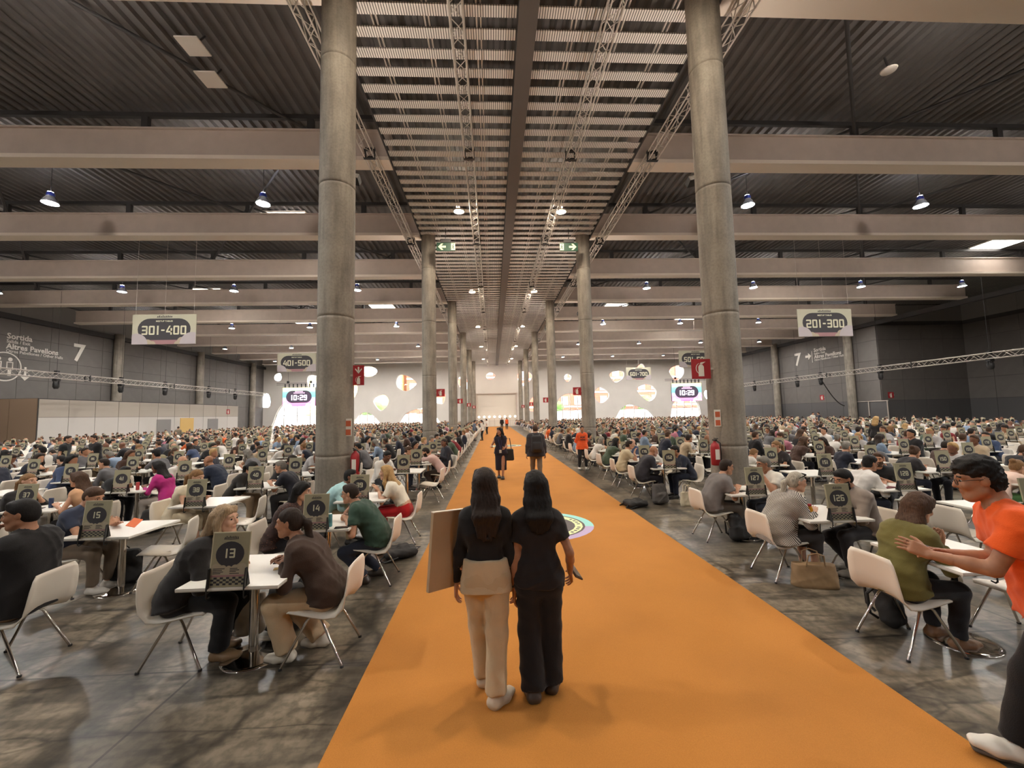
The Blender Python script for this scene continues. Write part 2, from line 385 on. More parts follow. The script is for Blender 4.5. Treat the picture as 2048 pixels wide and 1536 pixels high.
    # ---- trousers / skirt
    B=g('bottom','trousers'); bl=g('bloose',.012); bp=[]
    bp.append(slab(sp[0]+np.array([0,0,-.03]),sp[1] if g('highwaist') else sp[0]+(sp[1]-sp[0])*.55,W[0,1]+.004,W[1,1],W[0,2]+bl*.5,W[1,2]+.004,xax(0),k=.03,cut1=True))
    if B=='skirt':
        zk=.28 if not sit else .30
        if sit:
            for a,kn,an in LG: bp+=[cone(a,kn,.098,.080,k=.10),cone(kn,kn+(an-kn)*.45,.078,.085,k=.05,cut1=True)]
        else: bp.append(slab(sp[0]+np.array([0,0,-.02]),(0,.0,zk),.10,.10,.10,.085,(1,0,0),k=.03,cut1=True))
    else:
        for a,kn,an in LG:
            wide=g('wide',0); hemf=g('hemf',.97)
            bp+=[cone(a,kn,.094+bl*.4,.062+bl+wide*.3,k=.045),cone(kn,kn+(an-kn)*hemf,.060+bl+wide*.4,.046+bl+wide,k=.035,cut1=True)]
    out['trousers']=surf(bp,h*1.3,wrinkle=g('bwrinkle',.008),freq=22,seed=g('seed',1)+9)
    out['trousers']=(out['trousers'][0]*s,out['trousers'][1])
    # ---- shoes
    sh_=[]; so=[]
    for i,(a,kn,an) in enumerate(LG):
        ta=toe[i]; fd=np.array([math.sin(ta),math.cos(ta),0]); pz=lift[i]; up=np.array([0,0,1.])
        fdir=nrm(fd*math.cos(pz)-up*math.sin(pz)); fup=nrm(up*math.cos(pz)+fd*math.sin(pz)); xr=np.cross(fdir,up)
        hl=an+np.array([0,0,0])-fup*.05-fdir*.03; tl=hl+fdir*.195
        P=[slab(hl,hl+fdir*.11,.018,.026,.036,.034,xr,k=.03),slab(hl+fdir*.11,tl,.026,.018,.034,.024,xr,k=.03),cone(an+(kn-an)*.03,hl+fup*.01+fdir*.015,.046,.044,k=.03,cut0=True)]
        P.append(ell(hl+fdir*.09-fup*.135,(.3,.3,.1),np.stack([xr,fdir,fup],1),k=.006,op='s'))
        sh_.append(surf(P,min(h,.017))); so.append(surf([slab(hl-fup*.036,hl+fdir*.11-fup*.036,.024,.032,.016,.016,xr,k=.01),slab(hl+fdir*.11-fup*.036,tl-fup*.036,.032,.022,.016,.014,xr,k=.01)],.012) if h<.0165 else None)
    out['shoe']=[(v*s,q) for v,q in sh_]; out['_sole']=[None if x is None else (x[0]*s,x[1]) for x in so]
    # ---- hair
    st=g('hair','short'); hp_=[]; hr=RH
    n0=nrm(RH@np.array([0,.64,-.77])); p0=hw((0,.055,.034))
    if st!='bald':
        th=g('hthick',.007 if st in('short','pony','curly','bun') else .010)
        hp_.append(ell(hw((0,-.014,.026)),(.0745+th,.097+th,.094+th),RH,k=.012,plane=(n0,p0)))
        if st in('short','curly','pony','bun'): hp_.append(ell(hw((0,-.046,-.020)),(.069+th*.5,.062+th,.072),RH,k=.02))
        if st=='short': hp_.append(cone(hw((-.028,.052,.095)),hw((.03,.050,.097)),.018,.017,k=.03)); 
        if st=='curly': hp_.append(ell(hw((0,-.004,.078)),(.083,.100,.070),RH,k=.03))
        if st in('long','half'):
            hp_+=[cone(hw((-.045,.045,.088)),hw((-.078,-.01,-.02)),.028,.026,k=.02),cone(hw((.045,.045,.088)),hw((.078,-.01,-.02)),.028,.026,k=.02)]
        if st in('long','half'):
            L=g('hlen',.30); bk=-nrm(np.cross(xax(5),spd)); bk=np.array([0,-1,0]) 
            ctr=lambda x,y,z: HC+np.array([x,y,0])@np.array([[math.cos(hy*.6),math.sin(hy*.6),0],[-math.sin(hy*.6),math.cos(hy*.6),0],[0,0,1]])+np.array([0,0,z])
            sl=lean+bend
            e=lambda x,y,z: ctr(x,y+min(0,z+.10)*math.sin(sl)*.8,z)
            for x in (-.062,-.022,.022,.062):
                hp_+=[cone(e(x*.9,-.062,.03),e(x*1.1,-.095,-.11),.042,.042,k=.03),cone(e(x*1.1,-.095,-.11),e(x*1.2,-.150,-.22),.042,.034,k=.03),cone(e(x*1.2,-.150,-.22),e(x*.95,-.158,-max(L,.24)+abs(x)*.6),.034,.014,k=.03)]
            fr=g('hfront',0)
            if fr:
                for sd in (-1,1): hp_+=[cone(e(sd*.075,-.01,-.02),e(sd*.095,.03,-.16),.030,.030,k=.03),cone(e(sd*.095,.03,-.16),e(sd*.10,.055,-L*.95),.032,.018,k=.03)]
        if st=='pony':
            L=g('hlen',.26); a=hw((0,-.105,.02)); b=hw((0,-.155,-.04)); c2=b+np.array([0,-.03,-L])
            m_=b+np.array([0,-.015,-L*.5]); hp_+=[cone(a,b,.024,.030,k=.02),cone(b,m_,.034,.032,k=.02),cone(m_,c2,.032,.010,k=.02)]
        if st=='bun': hp_.append(ell(hw((0,-.10,.075)),(.045,.045,.045),RH,k=.01))
        if st=='hijab': pass
        v,q=surf(hp_,min(h*.85,.014) if fine else h,wrinkle=g('hwr',.0018 if st!='curly' else .014),freq=60 if st!='curly' else 95,seed=g('seed',1)+3,strand=None if st in('curly','short') else (HC,.0022,34))
        out['hair']=(v*s,q)
    out['_']=dict(HC=HC*s,RH=RH,hw=lambda q:hw(q)*s,A=[tuple(np.array(x)*s for x in a[:3])+a[3:5] for a in A],nb=nb*s,sp=[p*s for p in sp],spd=spd,LG=LG,s=s)
    return out
def quad_mesh(name,V,Q,mats,mi=None,smooth=True):
    me=bpy.data.meshes.new(name); n=len(Q)
    me.vertices.add(len(V)); me.vertices.foreach_set('co',np.asarray(V,np.float32).ravel())
    me.loops.add(n*4); me.loops.foreach_set('vertex_index',np.asarray(Q,np.int32).ravel())
    me.polygons.add(n); me.polygons.foreach_set('loop_start',np.arange(0,n*4,4,dtype=np.int32))
    for m in mats: me.materials.append(m)
    if mi is not None: me.polygons.foreach_set('material_index',np.asarray(mi,np.int32))
    me.update(calc_edges=True); me.polygons.foreach_set('use_smooth',np.full(n,smooth)); me.validate(); return me
SKINS={'fair':(203,158,132),'light':(190,142,114),'tan':(166,118,90),'brown':(118,78,58),'dark':(84,55,42)}
HAIRS={'ash':(150,126,98),'black':(26,22,21),'dark':(44,33,27),'brown':(74,52,37),'light':(128,95,62),'blonde':(172,138,92),'grey':(120,114,106),'silver':(172,164,150)}
def skin_m(k): return mat('skin_'+k,SKINS[k],.5,noise=.10,nscale=30,spec=.4)
def lip_m(k): c=SKINS[k]; return mat('lip_'+k,(c[0]*.88,c[1]*.74,c[2]*.74),.45)
def hair_m(k): return mat('hair_'+k,HAIRS[k],.6,spec=.25,noise=.35,nscale=14,stretch=(9,9,1.2),bump=.25,bscale=30)
def cloth(rgb,kind='plain'):
    nm='fabric_%d_%d_%d_%s'%(tuple(rgb)+(kind,))
    if nm in MATS: return MATS[nm]
    m=mat(nm,rgb,.85,noise=.10,nscale=5,bump=.22,bscale=170,spec=.25,sheen=.12)
    if kind!='plain':
        nt=m.node_tree; b=nt.nodes['Principled BSDF']; tc=nt.nodes.new('ShaderNodeTexCoord')
        if kind=='stripe':
            wv=nt.nodes.new('ShaderNodeTexWave'); wv.inputs['Scale'].default_value=26; wv.inputs['Distortion'].default_value=1.2; wv.bands_direction='DIAGONAL'
            nt.links.new(tc.outputs['Object'],wv.inputs['Vector']); fac=wv.outputs['Fac']; c2=(52,48,46)
        elif kind=='dots':
            wv=nt.nodes.new('ShaderNodeTexVoronoi'); wv.inputs['Scale'].default_value=42; nt.links.new(tc.outputs['Object'],wv.inputs['Vector']); fac=wv.outputs['Distance']; c2=(112,74,54)
        else:
            wv=nt.nodes.new('ShaderNodeTexChecker'); wv.inputs['Scale'].default_value=22; nt.links.new(tc.outputs['Object'],wv.inputs['Vector']); fac=wv.outputs['Fac']; c2=(96,60,62)
        r=nt.nodes.new('ShaderNodeValToRGB'); r.color_ramp.elements[0].position=.20 if kind=='dots' else .42; r.color_ramp.elements[1].position=.26 if kind=='dots' else .58
        a,bb=lin(rgb)+(1,),lin(c2)+(1,)
        r.color_ramp.elements[0].color=bb; r.color_ramp.elements[1].color=a
        nt.links.new(fac,r.inputs[0]); nt.links.new(r.outputs[0],b.inputs['Base Color'])
    return m
EYEW=lambda: mat('eye_white',(205,198,190),.3); EYED=lambda: mat('eye_iris',(38,26,20),.2)
def body_mats(S):
    k=S.get('skin','light'); hk=S.get('hairc','dark'); return [skin_m(k),lip_m(k),hair_m('dark' if hk in('silver','blonde','grey') and not S.get('beard') else hk),EYEW(),EYED()]
def cc(x): return cloth(*x) if isinstance(x[0],(tuple,list)) else cloth(x)
def person(S,label,loc,rz,h=.012,hf=.005,group=None,name='person'):
    F=figure(S,h,hf,True); root=thing(name,label,'person',loc,rz,group); X=F['_']
    obj('body',quad_mesh('body',F['body'][0],F['body'][1],body_mats(S),F['body'][2]),root)
    obj(S.get('topname','shirt'),quad_mesh('top',*F['top'],[cc(S['topc'])]),root)
    obj('skirt' if S.get('bottom')=='skirt' else 'trousers',quad_mesh('trousers',*F['trousers'],[cc(S['botc'])]),root)
    for (v,q),sl in zip(F['shoe'],F['_sole']):
        so=obj('shoe',quad_mesh('shoe',v,q,[mat('shoe_%d_%d_%d'%S.get('shoec',(40,36,34)),S.get('shoec',(40,36,34)),.5)]),root)
        if sl: obj('sole',quad_mesh('sole',*sl,[mat('shoe_sole',(88,80,72),.7)]),so)
    if 'hair' in F: obj('hair',quad_mesh('hair',*F['hair'],[hair_m(S.get('hairc','dark'))]),root)
    hw=X['hw']
    if S.get('glasses'):
        mb=MB()
        for sd in (-1,1):
            ring=[hw((sd*.034+.024*math.cos(a),.103,.004+.019*math.sin(a))) for a in np.linspace(0,2*PI,15)]
            mb.tube(ring,.0022,6,cap=False); mb.tube([hw((sd*.058,.100,.010)),hw((sd*.079,.05,.012)),hw((sd*.081,-.01,.006))],.002,6)
        mb.tube([hw((-.010,.106,.008)),hw((.010,.106,.008))],.002,6); mb.build('glasses',mat('glasses_frame',(34,28,27),.3),root)
    if S.get('lanyard'):
        col=S['lanyard']; nb=X['nb']; sp=X['sp']; spd=X['spd']; f=nrm(np.cross([1,0,0],spd)); f=f if f[1]>0 else -f
        mb=MB(); ch=sp[3]+f*.142*X['s']; lo=sp[1]+f*(.135+S.get('fat',0)*.05)*X['s']
        for sd in (-1,1): mb.tube([nb+np.array([sd*.055,-.045,.02]),nb+np.array([sd*.072,.01,.01]),ch+np.array([sd*.05,.0,.06]),lo],.006,6)
        l=mb.build('lanyard',cloth(col),root); b2=MB(); b2.box(lo+np.array([0,.006,-.05]),(.075,.006,.10)); b2.build('badge',mat('badge',(206,196,178),.5),l)
    if S.get('sunglasses_up'):
        mb=MB()
        for sd in (-1,1): mb.tube([hw((sd*.01,.075,.105)),hw((sd*.05,.066,.102)),hw((sd*.085,.03,.085)),hw((sd*.092,-.03,.05))],[.010,.012,.006,.004],8)
        mb.build('sunglasses',mat('sunglass',(22,20,20),.15),root)
    return root,F
# ---------------------------------------------------------------- the hall
XL,XR,YB,YF=-40.5,42.2,74.5,-16.0
ZR=13.3; ZB=11.3; COLX=(-3.15,4.9); COLY=[8.4+12.4*k for k in range(6)]
def pix(u,v,Yp):
    d=CAMM.T@np.array([u-1024,768-v,-FPX]); t=Yp/d[1]; return d*t+np.array([0,0,EYE])
def node_mat(name,build,rough=.6):
    if name in MATS: return MATS[name]
    m=bpy.data.materials.new(name); m.use_nodes=True; nt=m.node_tree; b=nt.nodes['Principled BSDF']; b.inputs['Roughness'].default_value=rough
    build(nt,b); MATS[name]=m; return m
def N(nt,t,**k):
    n=nt.nodes.new(t)
    for a,v in k.items():
        if a in n.inputs.keys() if hasattr(n.inputs,'keys') else False: n.inputs[a].default_value=v
        else: setattr(n,a,v)
    return n
def ramp(nt,src,stops):
    r=nt.nodes.new('ShaderNodeValToRGB'); e=r.color_ramp.elements
    while len(e)<len(stops): e.new(.5)
    for x,(p,c) in zip(e,stops): x.position=p; x.color=tuple(c)+(1,) if len(c)==3 else c
    nt.links.new(src,r.inputs[0]); return r.outputs[0]
def mix(nt,a,b,f,mode='MIX'):
    m=nt.nodes.new('ShaderNodeMix'); m.data_type='RGBA'; m.blend_type=mode
    for s,i in ((f,0),(a,6),(b,7)):
        if hasattr(s,'links') or isinstance(s,bpy.types.NodeSocket): nt.links.new(s,m.inputs[i])
        else: m.inputs[i].default_value=s if i==0 else tuple(s)+(1,)
    return m.outputs[2]
def noise(nt,vec,scale,detail=4,stretch=None,rot=0):
    if stretch:
        mp=nt.nodes.new('ShaderNodeMapping'); mp.inputs['Scale'].default_value=stretch; mp.inputs['Rotation'].default_value=(0,0,rot); nt.links.new(vec,mp.inputs[0]); vec=mp.outputs[0]
    n=nt.nodes.new('ShaderNodeTexNoise'); n.inputs['Scale'].default_value=scale; n.inputs['Detail'].default_value=detail; nt.links.new(vec,n.inputs['Vector']); return n.outputs['Fac']
def floor_build(nt,b):
    v=nt.nodes.new('ShaderNodeTexCoord').outputs['Object']; g=lambda q: (q,q,q)
    base=ramp(nt,noise(nt,v,.55,6),[(.3,lin((110,100,86))),(.5,lin((142,129,111))),(.72,lin((176,161,139)))])
    st=ramp(nt,noise(nt,v,1.6,8,(1,.35,1)),[(.42,g(.30)),(.58,g(1))])
    c=mix(nt,base,st,.6,'MULTIPLY')
    s2=ramp(nt,noise(nt,v,1.7,9,(1.5,.55,1),.45),[(.38,g(.16)),(.56,g(1))]); c=mix(nt,c,s2,.7,'MULTIPLY')
    s3=ramp(nt,noise(nt,v,2.6,9,(.30,2.2,1),-.5),[(.38,g(.2)),(.5,g(1))]); c=mix(nt,c,s3,.6,'MULTIPLY')
    s4=ramp(nt,noise(nt,v,14,6),[(.38,g(.45)),(.58,g(1))]); c=mix(nt,c,s4,.7,'MULTIPLY')
    br=nt.nodes.new('ShaderNodeTexBrick'); br.inputs['Scale'].default_value=1; br.inputs['Brick Width'].default_value=2.48; br.inputs['Row Height'].default_value=1.24; br.inputs['Mortar Size'].default_value=.012; br.inputs['Mortar Smooth'].default_value=.3; br.offset=0
    nt.links.new(v,br.inputs['Vector']); br.inputs['Color1'].default_value=(1,1,1,1); br.inputs['Color2'].default_value=(.93,.93,.93,1); br.inputs['Mortar'].default_value=(.16,.15,.14,1)
    c=mix(nt,c,br.outputs['Color'],.8,'MULTIPLY')
    for sc_,st_,amt in ((.55,(1,.6,1),.75),(1.4,(.4,1.6,1),.55)):
        mp=nt.nodes.new('ShaderNodeMapping'); mp.inputs['Scale'].default_value=st_; nt.links.new(v,mp.inputs[0])
        nz=nt.nodes.new('ShaderNodeTexNoise'); nz.inputs['Scale'].default_value=3; nz.inputs['Detail'].default_value=4; nt.links.new(mp.outputs[0],nz.inputs['Vector'])
        vm=nt.nodes.new('ShaderNodeVectorMath'); vm.operation='MULTIPLY_ADD'; vm.inputs[1].default_value=(.35,.35,.35); nt.links.new(nz.outputs['Color'],vm.inputs[0]); nt.links.new(mp.outputs[0],vm.inputs[2])
        vo=nt.nodes.new('ShaderNodeTexVoronoi'); vo.feature='DISTANCE_TO_EDGE'; vo.inputs['Scale'].default_value=sc_; nt.links.new(vm.outputs[0],vo.inputs['Vector'])
        c=mix(nt,c,ramp(nt,vo.outputs['Distance'],[(.004,g(.2)),(.03,g(1))]),amt,'MULTIPLY')
    nt.links.new(c,b.inputs['Base Color'])
    r=ramp(nt,noise(nt,v,1.1,5),[(.3,g(.27)),(.7,g(.5))]); nt.links.new(r,b.inputs['Roughness'])
    bp=nt.nodes.new('ShaderNodeBump'); bp.inputs['Strength'].default_value=.25; bp.inputs['Distance'].default_value=.006
    nt.links.new(noise(nt,v,9,8,(1.5,.6,1)),bp.inputs['Height']); nt.links.new(bp.outputs[0],b.inputs['Normal'])
M_floor=node_mat('polished_concrete_floor',floor_build)
def conc_build(nt,b):
    v=nt.nodes.new('ShaderNodeTexCoord').outputs['Object']; g=lambda q:(q,q,q)
    c=ramp(nt,noise(nt,v,1.3,6),[(.3,lin((128,119,107))),(.7,lin((158,149,136)))])
    c=mix(nt,c,ramp(nt,noise(nt,v,3,7,(2.5,2.5,.25)),[(.36,g(.5)),(.56,g(1))]),.55,'MULTIPLY')
    c=mix(nt,c,ramp(nt,noise(nt,v,24,5),[(.3,g(.7)),(.6,g(1))]),.6,'MULTIPLY'); nt.links.new(c,b.inputs['Base Color'])
    bp=nt.nodes.new('ShaderNodeBump'); bp.inputs['Strength'].default_value=.2; bp.inputs['Distance'].default_value=.01; nt.links.new(noise(nt,v,30,5),bp.inputs['Height']); nt.links.new(bp.outputs[0],b.inputs['Normal'])
M_conc=node_mat('column_concrete',conc_build,.7)
def carpet_build(nt,b):
    v=nt.nodes.new('ShaderNodeTexCoord').outputs['Object']; g=lambda q:(q,q,q)
    c=ramp(nt,noise(nt,v,420,2),[(.35,lin((172,110,40))),(.65,lin((194,128,52)))])
    c=mix(nt,c,ramp(nt,noise(nt,v,1.2,4),[(.3,g(.86)),(.6,g(1))]),.7,'MULTIPLY'); nt.links.new(c,b.inputs['Base Color'])
    bp=nt.nodes.new('ShaderNodeBump'); bp.inputs['Strength'].default_value=.5; bp.inputs['Distance'].default_value=.004; nt.links.new(noise(nt,v,300,3),bp.inputs['Height']); nt.links.new(bp.outputs[0],b.inputs['Normal'])
M_carpet=node_mat('orange_carpet',carpet_build,.95)
def slat_build(nt,b):
    v=nt.nodes.new('ShaderNodeTexCoord').outputs['Object']
    wv=nt.nodes.new('ShaderNodeTexWave'); wv.bands_direction='X'; wv.inputs['Scale'].default_value=5.2; nt.links.new(v,wv.inputs['Vector'])
    c=ramp(nt,wv.outputs['Fac'],[(.18,lin((96,92,88))),(.38,lin((228,222,214)))]); nt.links.new(c,b.inputs['Base Color'])
M_slat=node_mat('grooved_ceiling_slat',slat_build,.5)
M_beam=mat('beam_paint',(196,180,168),.55,noise=.05,nscale=2)
M_flange=mat('beam_flange_lit',(232,220,206),.5); M_dark=mat('dark_roof_steel',(52,50,50),.6); M_deck=mat('roof_deck_metal',(98,95,93),.75,noise=.12,nscale=1)  # flange tone lightened: the light on its lip is painted in
M_alu=mat('truss_aluminium',(196,188,178),.38,.35); M_blk=mat('black_fixture',(26,25,25),.5)
M_wall=mat('wall_cladding_grey',(104,99,95),.7,noise=.05,nscale=1.5); M_seam=mat('wall_seam',(66,63,61),.8)
M_wallb=mat('back_wall_render',(216,210,203),.8,noise=.03,nscale=.6); M_white=mat('white_paint',(222,214,204),.6)
M_red=mat('safety_red',(158,28,34),.5); M_prn=mat('print_white',(222,216,204),.6); M_green=mat('exit_green',(26,62,44),.5)
M_glow=mat('lamp_glow',(250,247,242),.5,emit=520*LAMP_POWER); M_glow2=mat('downlight_glow',(255,238,214),.5,emit=330*LAMP_POWER)
M_chrome=mat('chrome',(206,200,192),.12,1.0)
# floor and carpet
mb=MB(); mb.add([(XL-1,YF,0),(54,YF,0),(54,YB+.6,0),(XL-1,YB+.6,0),(XL-1,YF,-.3),(54,YF,-.3),(54,YB+.6,-.3),(XL-1,YB+.6,-.3)],[(0,1,2,3),(7,6,5,4),(0,4,5,1),(1,5,6,2),(2,6,7,3),(3,7,4,0)])
struct(mb.build('floor',M_floor))
mb=MB(); mb.box((.91,29.0,.004),(3.98,90,.008)); tag(mb.build('carpet',M_carpet),'long orange carpet runner down the middle of the hall','carpet')
# roof deck: trapezoid ribs running along the hall
mb=MB(); xs=np.arange(XL-1,54,.36); V=[];F=[]
for x in xs:
    for dx,dz in ((0,0),(.13,0),(.18,.11),(.31,.11)): V+=[(x+dx,YF,ZR+dz),(x+dx,YB+.6,ZR+dz)]
for i in range(len(V)//2-1): F.append((2*i,2*i+2,2*i+3,2*i+1))
mb.add(V,F); mb.add([(XL-1,YF,ZR+.5),(54,YF,ZR+.5),(54,YB+.6,ZR+.5),(XL-1,YB+.6,ZR+.5)],[(0,1,2,3)])
struct(mb.build('ceiling',M_deck))
ORD=['first','second','third','fourth','fifth','sixth','seventh','eighth','ninth','tenth','eleventh','twelfth','thirteenth','fourteenth']
# roof beams
BY=[2.2+6.2*k for k in range(12)]
SIDES=(('pictogram-wall',-38.35,-3.55),('arrow-wall',5.35,41.24))
for sname,x0,x1 in SIDES:
    L=x1-x0; me_w=MB().box((0,0,.6),(L,.34,1.08)).mesh('web',M_beam); me_b=MB().box((0,0,.07),(L,.62,.14)).mesh('bottom_flange',M_flange); me_t=MB().box((0,0,1.17),(L,.5,.06)).mesh('top_flange',M_beam)
    me_s=MB().box((0,0,1.46),(.22,.16,.52)).mesh('stub_post',M_dark); me_p=MB().box((0,.0,1.80),(L,.14,.16)).mesh('purlin',M_dark)
    for i,y in enumerate(BY):
        t=thing('roof_beam','pale painted roof beam, %s from the camera, on the %s side'%(ORD[i],sname),'beam',((x0+x1)/2,y,ZB),0,'roof beams')
        obj('web',me_w,t); obj('bottom_flange',me_b,t); obj('top_flange',me_t,t); obj('purlin',me_p,t)
        for k in range(6): obj('stub_post',me_s,t,loc=(-L/2+ (L/6)*(k+.5),0,0))
    # wind braces in the roof plane
    for i in range(len(BY)-1):
        for k in range(6):
            xa=x0+(L/6)*(k+.5)
            for dx in (-L/6,L/6):
                xb=xa+dx
                if xb<x0 or xb>x1: continue
                if (k+i)%2: continue
                mb=MB(); mb.tube([(xa,BY[i+1],12.56),(xb,BY[i],12.95)],.055,6)
                tag(mb.build('roof_brace',M_dark),'slim dark diagonal brace between roof beams','brace','roof braces')
# suspended slatted ceiling over the aisle
t=thing('slatted_ceiling','suspended ceiling of pale grooved metal slats above the carpet','ceiling panel',(0,0,0))
for xa,xb in ((-3.5,.74),(1.22,5.3)):
    me=MB().box((0,0,0),(xb-xa,.28,.035)).mesh('slat',M_slat)
    y=5.3
    while y<74: obj('slat',me,t,loc=((xa+xb)/2,y,11.36)); y+=.58
    for xr in np.linspace(xa+.9,xb-.9,3):
        for d in (-.05,.05): MB().box((xr+d,39.5,11.42),(.035,69,.05)).build('carrier_rail',M_alu,t)
    MB().box((xa if xa<0 else xb,39.5,11.40),(.05,69,.22)).build('edge_trim',M_dark,t)
mb=MB(); mb.box((.98,39,11.24),(.44,71,.26)); tag(mb.build('ceiling_duct',mat('duct_grey',(84,79,76),.5)),'dark boxed cable duct along the middle of the slatted ceiling','duct')
# trusses
def truss(label,x,z,y0,y1,w=.30,r=.022,step=.36,coup=7.0,braces=True):
    t=thing('lighting_truss',label,'truss',(x,(y0+y1)/2,z),0,'lighting trusses'); L=y1-y0; a=w/2
    for sx in (-1,1):
        for sz in (-1,1): MB().tube([(sx*a,-L/2,sz*a),(sx*a,L/2,sz*a)],r,8).build('chord',M_alu,t)
    mb=MB(); n=int(L/step)
    for i in range(n):
        ya,yb=-L/2+i*step,-L/2+(i+1)*step; s=1 if i%2 else -1
        for p,q in (((-s*a,ya,-a),(s*a,yb,-a)),((-s*a,ya,a),(s*a,yb,a)),((-a,ya,-s*a),(-a,yb,s*a)),((a,ya,-s*a),(a,yb,s*a))): mb.tube([p,q],r*.55,4,cap=False)
    stuff(mb.build('lattice_bracing',M_alu,t))
    me=MB().box((0,0,-a),(w+.08,.10,.07)).box((0,0,a),(w+.08,.10,.07)).box((-a,0,0),(.06,.08,w)).box((a,0,0),(.06,.08,w)).mesh('coupler',M_blk)
    y=-L/2+3.4
    while y<L/2: obj('coupler',me,t,loc=(0,y,0)); y+=coup
    return t
truss('aluminium lattice truss under the slats, on the board-carrying woman\'s side',-.64,10.95,3,73)
truss('aluminium lattice truss under the slats, on the olive-topped woman\'s side',2.85,10.95,3,73)
truss('aluminium lattice truss just outside the columns towards the pictogram wall',-3.98,10.95,3,73)
truss('aluminium lattice truss just outside the columns towards the arrow wall',5.72,10.95,3,73)
truss('slim low truss crossing before the wall with the big 7 and pictogram',-33.4,5.8,14,62,.42,.03,.5,9)
truss('slim low truss crossing before the wall with the arrow and 7',36.3,5.6,12,58,.42,.03,.5,9)
# spotlights and motors on the low trusses
def spot(x,y,z,label):
    t=thing('spotlight',label,'spotlight',(x,y,z),0,'truss spotlights')
    MB().box((0,0,-.12),(.34,.3,.2)).build('base',M_blk,t); MB().tube([(-.2,0,-.2),(-.2,0,-.5)],.04,6).tube([(.2,0,-.2),(.2,0,-.5)],.04,6).build('yoke',M_blk,t)
    MB().lathe([(.12,-.25),(.2,-.1),(.2,.15),(.14,.28)],(0,0,-.55),12).build('head',M_blk,t)
    MB().box((0,0,.45),(.22,.22,.3)).tube([(0,0,.6),(0,0,7.2)],.012,4).build('hoist_chain',M_blk,t)
for y,n in ((33,'nearest the pictogram'),(38.5,'above the annex corner'),(43.5,'between wall columns'),(50,'past the annex'),(55,'towards the clock screen')): spot(-33.4,y,5.6,'black spotlight under the low truss, %s'%n)
for y,n in ((28,'nearest the dark corner'),(36.5,'beside the lit return wall'),(43.5,'below the arrow lettering'),(47,'just past the arrow lettering'),(55,'towards the clock screen')): spot(36.3,y,5.4,'black spotlight under the low truss, %s'%n)
mb=MB(); mb.tube([(36.3+.6*s_*1.2,43.5+.2*s_,5.3-3.4*math.sin(min(1,s_/5)*PI*.5)*.9) for s_ in np.linspace(0,4.6,12)],.05,6); tag(mb.build('hanging_cable',M_blk),'black cable sagging from the low truss to a wall column','cable')
# concrete columns
cn=['beside the cyan-shirted man','behind the pink-shirted man','third along the pictogram-wall side','fourth along the pictogram-wall side','fifth along the pictogram-wall side','last before the end wall, pictogram-wall side']
cm=['beside the man in grey at table 127','behind the standing orange-shirted person','third along the arrow-wall side','fourth along the arrow-wall side','fifth along the arrow-wall side','last before the end wall, arrow-wall side']
def col_prof(R,H):
    pr=[(R,0),(R,.3)]
    for z in np.arange(1.35,H,1.55 if False else 2.75): pr+=[(R,z-.06),(R,z-.012),(R-.010,z-.004),(R-.010,z+.004),(R,z+.012),(R,z+.06)]
    return pr+[(R,H)]
me=MB().lathe(col_prof(.352,11.5),n=40).mesh('concrete_column',M_conc); me2=MB().lathe(col_prof(.42,11.6),n=28).mesh('wall_column',M_conc); me3=MB().lathe(col_prof(.42,7.3),n=28).mesh('wall_column',M_conc)
for sx,names in zip((0,1),(cn,cm)):
    for i,y in enumerate(COLY): tag(obj('concrete_column',me,None,(COLX[sx],y,0)),'round concrete column %s'%names[i],'column','columns along the aisle')
for i,y in enumerate((45.6,58.0,70.4)):
    tag(obj('wall_column',me2 if y>60 else me3,None,(XL+.55,y,0 if y>60 else 4.25)),'round concrete column against the pictogram wall, %s from the camera'%ORD[i],'column','wall columns')
    tag(obj('wall_column',me2,None,(XR-.55,y,0)),'round concrete column against the arrow wall, %s from the camera'%ORD[i],'column','wall columns')
# side walls with cladding panels
def clad_wall(name,axis,pos,a0,a1,sgn,rows,pw=2.48,m=M_wall,frame=None):
    """axis 'x': plane x=pos, running along y"""
    t=bpy.data.objects.new(name,None); COL.objects.link(t); struct(t)
    L=a1-a0; th=.3
    if axis=='x': MB().box((pos-sgn*th/2,(a0+a1)/2,ZR/2+.2),(th,L,ZR+.4)).build('wall_core',M_seam,t)
    else: MB().box(((a0+a1)/2,pos-sgn*th/2,ZR/2+.2),(L,th,ZR+.4)).build('wall_core',M_seam,t)
    n=max(1,round(L/pw)); w=L/n
    for z0,z1,mm in rows:
        me=(MB().box((0,0,0),(.05,w-.03,z1-z0-.03)) if axis=='x' else MB().box((0,0,0),(w-.03,.05,z1-z0-.03))).mesh('panel',mm)
        for i in range(n):
            c=a0+w*(i+.5); obj('panel',me,t,loc=(pos+sgn*.02,c,(z0+z1)/2) if axis=='x' else (c,pos+sgn*.02,(z0+z1)/2))
    return t
M_low=mat('wall_lower_grey',(86,84,84),.7); M_top=mat('wall_top_sheet',(128,124,120),.6)
rowsL=[(0,4.2,M_wall),(4.2,6.0,M_wall),(6.0,7.8,M_wall),(7.8,9.6,M_wall),(9.6,11.0,M_wall),(11.4,13.2,M_top)]
rowsR=[(0,2.75,M_low),(2.75,5.0,M_wall),(5.0,7.2,M_wall),(7.2,9.4,M_wall),(9.4,11.0,M_wall),(11.4,13.2,M_top)]
clad_wall('wall_left','x',XL,-16,YB,1,rowsL)
clad_wall('wall_right','x',XR,42.5,YB,-1,rowsR)
clad_wall('wall_right_return','y',42.5,XR,52.3,-1,rowsR)
clad_wall('wall_right_recess','x',52.3,-16,42.5,-1,rowsR)
struct(MB().box((5,YF-.15,6.8),(96,.3,14)).build('wall_front',M_wall))
